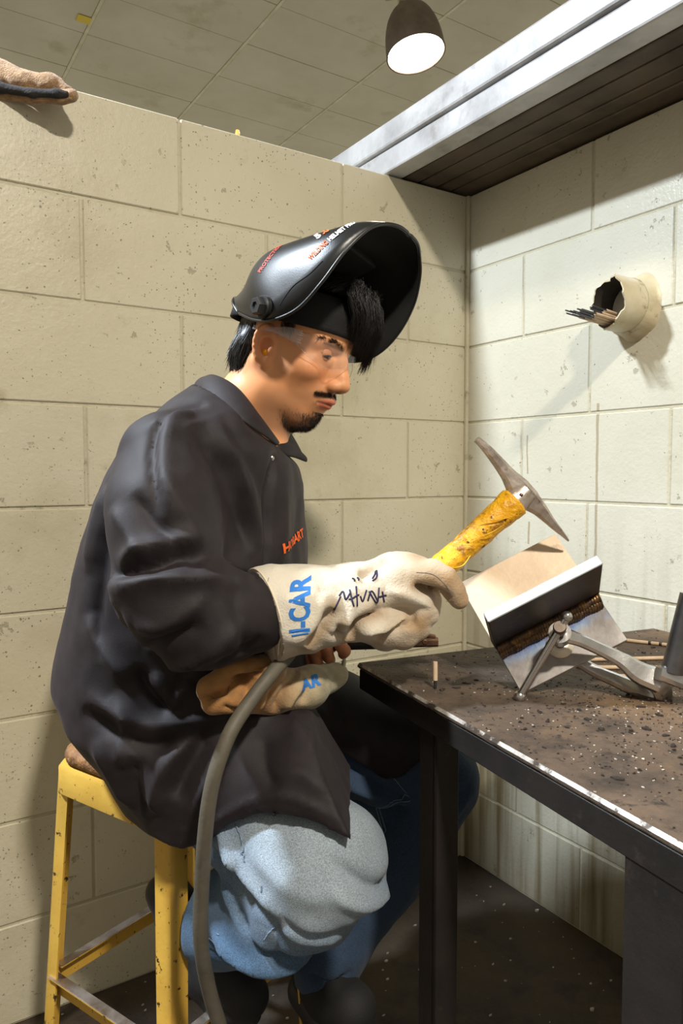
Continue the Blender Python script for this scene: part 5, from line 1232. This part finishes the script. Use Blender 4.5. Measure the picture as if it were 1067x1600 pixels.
# the cuff is open at the sleeve end
cutn = np.array((-0.0933,0.985,0.8969)); dirc = np.array((-0.0122,1.025,0.9001))-cutn; dirc /= np.linalg.norm(dirc); cut0 = cutn-dirc*.016+np.array((0, 0, 0))
tiltc = dirc+np.array((0, 0, .16)); tiltc /= np.linalg.norm(tiltc)
G.field(lambda x, y, z: ((x-cut0[0])*tiltc[0]+(y-cut0[1])*tiltc[1]+(z-cut0[2])*tiltc[2]), 0, 'sub')
Vg, Fg = G.mesh(2)
GF = [([(-0.0455,0.8548),(-0.0251,0.8771),(-0.0163,0.8949),(-0.0119,0.9082)], -.010, .010), ([(-0.0631,0.8592),(-0.0383,0.886),(-0.0277,0.9082),(-0.0251,0.9277)], .004, .012), ([(-0.0119,0.8681),(0.0057,0.8886),(0.0101,0.9082),(0.0057,0.9259)], .007, .010), ([(0.0128,0.8548),(0.0198,0.8771),(0.0366,0.8886),(0.0586,0.8922)], -.012, .008), ([(0.0057,0.8548),(-0.0031,0.8681),(-0.0004,0.886)], -.009, .007),
      ([(0.0238,0.8638),(0.0418,0.8729),(0.0688,0.8729),(0.0957,0.8847)], .008, .009), ([(0.0509,0.8501),(0.0598,0.8638),(0.0796,0.8729),(0.1048,0.8774)], -.007, .006), ([(0.0597,0.9227),(0.0956,0.9137),(0.1181,0.9001),(0.1272,0.8819)], .005, .012), ([(0.0418,0.9001),(0.0777,0.8955),(0.1047,0.8847)], -.005, .010), ([(0.1,0.9299),(0.118,0.9209),(0.1359,0.9173),(0.1495,0.91)], -.012, .005),
       ([(-0.0822,0.9259),(-0.0559,0.9215),(-0.0295,0.9303)], .003, .014), ([(0.0584,0.9613),(0.0408,0.9507),(0.0233,0.9436)], -.006, .008), ([(-0.0914,0.8548),(-0.0693,0.8548),(-0.0472,0.8548)], -.003, .012)]
Vg = folds(Vg, Fg, GF); Ng = vnormals(Vg, Fg); Vg += Ng*(vnoise(Vg, 34, 3)*.0022+vnoise(Vg, 85, 4)*.0009)[:, None]
gl0 = np.array(S(214, 206, 190)[:3]); gl1 = np.array(S(164, 134, 98)[:3]); gl2 = np.array(S(96, 66, 40)[:3])
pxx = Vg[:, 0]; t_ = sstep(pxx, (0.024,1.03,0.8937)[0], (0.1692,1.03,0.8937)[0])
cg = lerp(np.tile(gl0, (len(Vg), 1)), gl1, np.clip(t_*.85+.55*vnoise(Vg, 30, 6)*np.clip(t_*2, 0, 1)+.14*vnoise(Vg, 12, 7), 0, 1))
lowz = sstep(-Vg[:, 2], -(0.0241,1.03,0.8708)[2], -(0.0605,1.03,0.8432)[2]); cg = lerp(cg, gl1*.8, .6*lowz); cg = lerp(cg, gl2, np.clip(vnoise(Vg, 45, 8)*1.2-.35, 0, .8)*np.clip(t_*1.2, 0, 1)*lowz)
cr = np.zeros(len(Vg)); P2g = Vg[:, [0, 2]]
for poly, amp, wid in GF:      # brown staining plus fold shading painted into the hollows of the leather
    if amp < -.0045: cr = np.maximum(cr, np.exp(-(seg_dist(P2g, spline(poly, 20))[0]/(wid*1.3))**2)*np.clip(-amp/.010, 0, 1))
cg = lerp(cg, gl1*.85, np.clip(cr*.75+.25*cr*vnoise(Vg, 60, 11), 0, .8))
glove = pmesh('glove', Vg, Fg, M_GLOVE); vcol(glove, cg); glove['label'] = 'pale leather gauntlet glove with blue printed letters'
gbv = BVHTree.FromPolygons(rel(Vg, PB).tolist(), Fg.tolist())
# hem of the gauntlet: stitched roll
ringp = []
A_, Bx = tiltc, np.cross(tiltc, (0, 1, 0)); Bx /= np.linalg.norm(Bx); Cx = np.cross(tiltc, Bx)
for i in range(49):
    a = 2*math.pi*i/48; p = cut0+tiltc*.003+(Bx*math.cos(a)+Cx*math.sin(a))*.10; h = gbv.ray_cast(Vector(rel(p, PB)), Vector(-(Bx*math.cos(a)+Cx*math.sin(a))))
    if h[0] is not None: ringp.append((a, (Vector(rel(cut0, PB))-h[0]).length))
rr_ = np.array([r for _, r in ringp[:48]]); rr_ = np.minimum(rr_, np.median(rr_)*1.12); ex = np.concatenate([rr_[-4:], rr_, rr_[:4]]); rr_ = np.convolve(ex, np.hanning(11)[1:-1]/np.hanning(11)[1:-1].sum(), 'valid')
ringp = [tuple(cut0-PB+tiltc*.003+(Bx*math.cos(a)+Cx*math.sin(a))*(r*.995)) for (a, _), r in zip(ringp[:48], rr_)]
Acc().add(tube_data(ringp+ringp[:1], .0014, 8, 120, caps=False)).build('cuff_hem', mat('glove binding', S(220, 206, 182), rough=.85), glove)

# lettering pressed onto curved cloth or plastic
def text_mesh(s, size, bold=.0):
    cu = bpy.data.curves.new('t', 'FONT'); cu.body = s; cu.size = size; cu.offset = bold; cu.resolution_u = 3; cu.align_x = 'LEFT'
    o = bpy.data.objects.new('t', cu); COL.objects.link(o); dg = bpy.context.evaluated_depsgraph_get(); me = bpy.data.meshes.new_from_object(o.evaluated_get(dg))
    COL.objects.unlink(o); bpy.data.objects.remove(o)
    bm = bmesh.new(); bm.from_mesh(me); bmesh.ops.triangulate(bm, faces=bm.faces[:])
    bmesh.ops.subdivide_edges(bm, edges=[e for e in bm.edges if e.calc_length() > size*.16], cuts=2, use_grid_fill=True); bmesh.ops.triangulate(bm, faces=bm.faces[:])
    v = np.array([tuple(q.co) for q in bm.verts]); f = [tuple(w.index for w in q.verts) for q in bm.faces]; bm.free(); return v, f
def stamp(vf, org, ux, uy, bv, name, m, parent, lift=.0006, cast=None):
    """lay flat outlines onto a surface: org/ux/uy in the sitter's frame, cast along the normal of that plane"""
    v, f = vf; ux = np.array(ux, float); uy = np.array(uy, float); ux /= np.linalg.norm(ux); uy -= ux*(ux @ uy); uy /= np.linalg.norm(uy); nz = np.cross(ux, uy); nz = nz if cast is None else np.array(cast, float)
    o_ = np.array(org)-PB; out = []
    for p in v:
        q = o_+ux*p[0]+uy*p[1]; h = bv.ray_cast(Vector(q+nz*.12), Vector(-nz), .30)
        if h[0] is None: h = bv.find_nearest(Vector(q))
        nrm = h[1] if h[1].dot(Vector(nz)) > 0 else -h[1]
        out.append(tuple(h[0]+nrm*lift))
    return mesh_obj(name, out, f, m, parent, smooth=False)
vsub = lambda a, b: np.array(a)-np.array(b)
M_BLUE = mat('blue ink', S(44, 116, 196), rough=.8); M_INK = mat('marker ink', S(38, 34, 66), rough=.8); M_ORANGE = mat('orange print', S(226, 96, 30), rough=.75); M_RED = mat('red print', S(206, 60, 36), rough=.5)
# I-CAR reads upwards along the cuff
t_o, t_x, t_y = (-0.0419,1,0.8797), (-0.0417,1,0.9436), (-0.0666,1,0.8797)
v, f = text_mesh('I-CAR', .030, .0011); v[:, 0] *= (.068/ (v[:, 0].max()-v[:, 0].min())); v[:, 1] *= .027/(v[:, 1].max()-v[:, 1].min())
stamp((v, f), t_o, vsub(t_x, t_o), vsub(t_y, t_o), gbv, 'printed_letters', M_BLUE, glove)
bars = Acc()
for a, b in ((460, 975), (460, 968)): pass
def pen(polys, r, bv, name, m, parent, lift=.0004):
    A = Acc()
    for pl in polys:
        pts = []
        for p in spline(rel(pl, PB), max(6, 6*len(pl))):
            h = bv.ray_cast(Vector(p)+Vector((0, -.15, 0)), Vector((0, 1, 0)), .4)
            if h[0] is not None: pts.append(tuple(h[0]+h[1]*lift))
        if len(pts) > 2: A.add(tube_data(pts, r, 6))
    return A.build(name, m, parent)
pen([[(-0.0031,1,0.9215),(0.0022,1,0.9259),(0.0057,1,0.9171),(0.011,1,0.9241)], [(0.011,1,0.9277),(0.0163,1,0.9082)], [(0.0101,1,0.9171),(0.0233,1,0.9206)], [(0.0198,1,0.9312),(0.0207,1,0.9064)], [(0.0251,1,0.9188),(0.0286,1,0.9117),(0.0339,1,0.9259)], [(0.0356,1,0.9117),(0.0409,1,0.9241),(0.0497,1,0.91)], [(0.0374,1,0.9241),(0.048,1,0.9082),(0.0514,1,0.9277)], [(0.0515,1,0.9153),(0.062,1,0.9171)], [(0.0559,1,0.9224),(0.0585,1,0.9082)],
     [(0.0145,1,0.941),(0.0171,1,0.9401),(0.018,1,0.9374)], [(0.0215,1,0.9418),(0.0233,1,0.9401),(0.0233,1,0.9383)], [(0.0426,1,0.9392),(0.0461,1,0.9436),(0.0496,1,0.9472),(0.0479,1,0.9401),(0.0426,1,0.9365)], [(-0.0101,1,0.9037),(-0.0048,1,0.9135),(-0.0013,1,0.9206)]], .0013, gbv, 'marker_writing', M_INK, glove)
pen([[(-0.0639,1,0.8771),(-0.0525,1,0.8779),(-0.0428,1,0.8788)], [(-0.0639,1,0.8824),(-0.0525,1,0.8833),(-0.0428,1,0.8842)]], .0012, gbv, 'printed_bars', M_BLUE, glove)
M_THREAD = mat('grey thread', S(128, 122, 124), rough=.8)
pen([[(0.1036,0.97,0.9479),(0.1249,0.97,0.9462),(0.142,0.97,0.9325),(0.1533,0.97,0.9153)]], .0004, gbv, 'thumb_seam', M_THREAD, glove); pen([[(-0.0844,1,0.8333),(-0.0896,1,0.8637),(-0.0947,1,0.8993),(-0.0963,1,0.9348),(-0.0944,1,0.9489)]], .0004, gbv, 'cuff_stitching', M_THREAD, glove)
jbv = BVHTree.FromPolygons(rel(Vj, PB).tolist(), Fj.tolist())
v, f = text_mesh('HOBART', .019, .0007); v[:, 0] *= 1.35
o1, o2, o3 = (-0.1009,1.06,0.9668), (-0.0692,1.12,0.9798), (-0.1027,1.06,0.9799)
stamp((v, f), o1, vsub(o2, o1), vsub(o3, o1), jbv, 'chest_logo', M_ORANGE, jacket, lift=.0016)
# hood lettering
def htext(s, size, a, b, upv, m, name, bold=.0004, width=None):
    v, f = text_mesh(s, size, bold)
    if width: v[:, 0] *= width/(v[:, 0].max()-v[:, 0].min())
    stamp((v, f), a, vsub(b, a), upv, hoodbv, name, m, hood, lift=.0011, cast=(0, -1, 0))
ha_, hb2 = np.array((-0.0432,1.06,1.382)), np.array((0.0204,1.06,1.435)); hup = np.array((-.55, .35, .75)); L1 = np.linalg.norm(hb2-ha_); dh = (hb2-ha_)/L1
htext('WELDING', .0105, ha_, hb2, hup, M_ORANGE, 'printed_letters', width=L1*.40)
htext('HELMET PRO', .0105, ha_+dh*L1*.43, hb2, hup, M_WPRINT, 'printed_letters', width=L1*.57)
htext('5', .016, np.array((-0.0336,1.075,1.413)), np.array((-0.0124,1.075,1.429)), hup, M_WPRINT, 'printed_letters', .0008)
htext('.0', .016, np.array((-0.0253,1.075,1.42)), np.array((-0.0124,1.075,1.429)), hup, M_ORANGE, 'printed_letters', .0008)
htext('PROTECTION', .009, np.array((-0.1193,1.09,1.379)), np.array((-0.0948,1.09,1.412)), np.array((-.7, .2, .55)), M_RED, 'printed_letters', .0002)

pen([[(-0.0881,1.06,1.323),(-0.0816,1.06,1.333),(-0.067,1.06,1.349),(-0.0442,1.06,1.362),(-0.0259,1.06,1.378)]], .0005, hoodbv, 'parting_line', M_HOODIN, hood)
# ---------------------------------------------------------------- the other glove lying on the lap
lb = np.array((-0.0946,1.03,0.7554)); G2 = SDF(lb-np.array((.15, .12, .09)), lb+np.array((.16, .16, .12)), .0032)
fl = ((0, 1, .45), 1.7)
G2.chain([(-0.0093,1.1,0.7784,.0195),(-0.0503,1.06,0.7705,.030),(-0.0981,1.02,0.7779,.031),(-0.1316,1,0.7839,.030)], .012)
G2.chain([(-0.1234,0.985,0.8053,.021),(-0.1556,0.968,0.8084,.0195),(-0.1786,0.962,0.7981,.0165)], .003); G2.chain([(-0.123,0.98,0.7838,.020),(-0.1497,0.962,0.7842,.0185),(-0.1696,0.958,0.7811,.0160)], .003)
G2.chain([(-0.096,1,0.8136,.021),(-0.1238,0.975,0.8213,.0175),(-0.1435,0.968,0.8189,.0150)], .003)
V2, F2 = G2.mesh(2); V2 = folds(V2, F2, [([(-0.0937,0.7542),(-0.0829,0.7785),(-0.0633,0.8028)], -.006, .006), ([(-0.0786,0.756),(-0.0687,0.774),(-0.0474,0.7956)], .005, .008), ([(-0.1387,0.8183),(-0.125,0.8026),(-0.1218,0.7791)], -.006, .006), ([(-0.1561,0.7817),(-0.1442,0.7747),(-0.1322,0.7642)], -.005, .004), ([(-0.114,0.765),(-0.1077,0.7875),(-0.096,0.81)], .004, .008), ([(-0.1853,0.7869),(-0.1621,0.7939),(-0.1362,0.8044),(-0.1147,0.8096)], -.010, .0045), ([(-0.1473,0.8096),(-0.1275,0.8131),(-0.1017,0.8183)], -.008, .0045), ([(-0.058,0.76),(-0.0488,0.7786),(-0.0579,0.7971)], -.004, .008)]); V2 += vnormals(V2, F2)*(vnoise(V2, 45, 3)*.0022)[:, None]
lg = base_empty('work_glove', lb); LGB = lb
tag(lg, 'dirty tan leather glove with pale cuff lying on the lap', 'glove')
o = mesh_obj('glove_body', rel(V2, lb), F2, M_GLOVE, lg); tt = sstep(V2[:, 0], (-0.1219,1.03,0.7739)[0], (-0.0129,1.08,0.7781)[0])
cc = lerp(np.tile(np.array(S(158, 112, 62)[:3]), (len(V2), 1)), np.array(S(168, 158, 130)[:3]), tt); cc *= (1+.30*vnoise(V2, 30, 5)+.22*vnoise(V2, 110, 6))[:, None]; vcol(o, cc)
bv2 = BVHTree.FromPolygons(rel(V2, PB).tolist(), F2.tolist())
v, f = text_mesh('AR', .020, .0008); s_o = np.array((-0.0554,1.05,0.7773)); sm = stamp((v, f), s_o, np.array((1, 0, .18)), np.array((.1, 0, .9)), bv2, 'printed_letters', M_BLUE, lg, cast=(0, -1, 0))
sm.data.transform(Matrix.Translation(Vector(PB-lb)))
rg = [np.array((0.0005,1.11,0.7805))+.0165*np.array((.25*math.sin(a), math.cos(a)*.95, math.sin(a))) for a in np.linspace(0, 2*math.pi, 40)]
Acc().add(tube_data(rel(rg, lb), .003, 8, caps=False)).build('cuff_hem', mat('pale binding', S(184, 178, 152), rough=.85), lg)

# ---------------------------------------------------------------- electrode holder and its cable
M_STING = mat('black handle', S(30, 28, 28), rough=.6, bump=.0008, bscale=120); M_JAW = mat('tarnished brass jaws', S(128, 96, 70), S(84, 62, 48), 30, rough=.45, metal=.6, bump=.001, bscale=80, dirt=[(S(48, 38, 32), 22, .54, .7)])
EB = np.array((0.0281,1.2,0.8051)); eh = base_empty('electrode_holder', EB); tag(eh, 'electrode holder with brass jaws and black handle held in the bare hand', 'electrode holder')
re_ = lambda pts: rel(pts, EB)
Acc().add(tube_data(re_([(-0.091,1.205,0.7942),(-0.0568,1.203,0.799),(0.0069,1.2,0.804),(0.0599,1.2,0.8072)]), [.011, .0125, .0125, .014], 20, 24)).build('handle', M_STING, eh)
A = Acc(); A.add(rect_sweep([tuple(p) for p in re_([(0.0514,1.2,0.8051),(0.0811,1.2,0.8051),(0.1235,1.2,0.8051),(0.1595,1.2,0.8051)])], [.018, .02, .018, .016], [.017, .018, .016, .014], hint=(0, 0, 1), ch=.5, n=10)); A.build('lower_jaw', M_JAW, eh, sharp=40)
A = Acc(); A.add(rect_sweep([tuple(p) for p in re_([(0.0599,1.2,0.8126),(0.1022,1.2,0.818),(0.134,1.2,0.8169),(0.1552,1.2,0.8137)])], [.014, .015, .014, .012], [.007, .006, .006, .005], hint=(0, 0, 1), ch=.4, n=10)); A.build('upper_jaw', M_JAW, eh, sharp=40)
for px in ((0.1006,1.18,0.8098), (0.136,1.18,0.8098)): Acc().add(lathe_data([(.0022, .0), (.0045, .0), (.005, .002), (.0022, .002)], 14, axis_frame(tuple(re_(px)), tuple(re_(px)+np.array((0, -1, 0))))[0])).build('rivet', M_JAW, eh)
M_CABLE = mat('grey rubber cable', S(92, 86, 74), S(78, 72, 62), 20, rough=.6, bump=.0004, bscale=200, dirt=[(S(60, 56, 50), 12, .55, .7)])
cpts = [(-0.0836,1.205,0.7953),(-0.0774,1.13,0.8104),(-0.0738,1,0.8333),(-0.0917,0.955,0.8208),(-0.1151,0.93,0.7943),(-0.1372,0.9,0.7647),(-0.1527,0.885,0.7259),(-0.1634,0.885,0.6815),(-0.1712,0.89,0.622),(-0.177,0.9,0.5585),(-0.1801,0.905,0.505),(-0.1785,0.915,0.4515),(-0.1718,0.93,0.3929),(-0.1612,0.94,0.341),(-0.1539,0.96,0.2611),(-0.1479,1,0.1692)]
cl = [np.array(p) for p in cpts]; cl[-1][2] = max(cl[-1][2], .0); cl += [cl[-1]+np.array((.05, .06, -max(cl[-1][2]-.0105, 0))), cl[-1]+np.array((.25, .05, -max(cl[-1][2]-.0105, 0)))]
CB = np.array((cl[-2][0], cl[-2][1], 0)); cab = base_empty('welding_cable', CB); tag(cab, 'thick grey rubber cable hanging from the electrode holder to the floor', 'cable')
Acc().add(tube_data(rel(cl, CB), .0098, 14, 160)).build('cable_sheath', M_CABLE, cab)
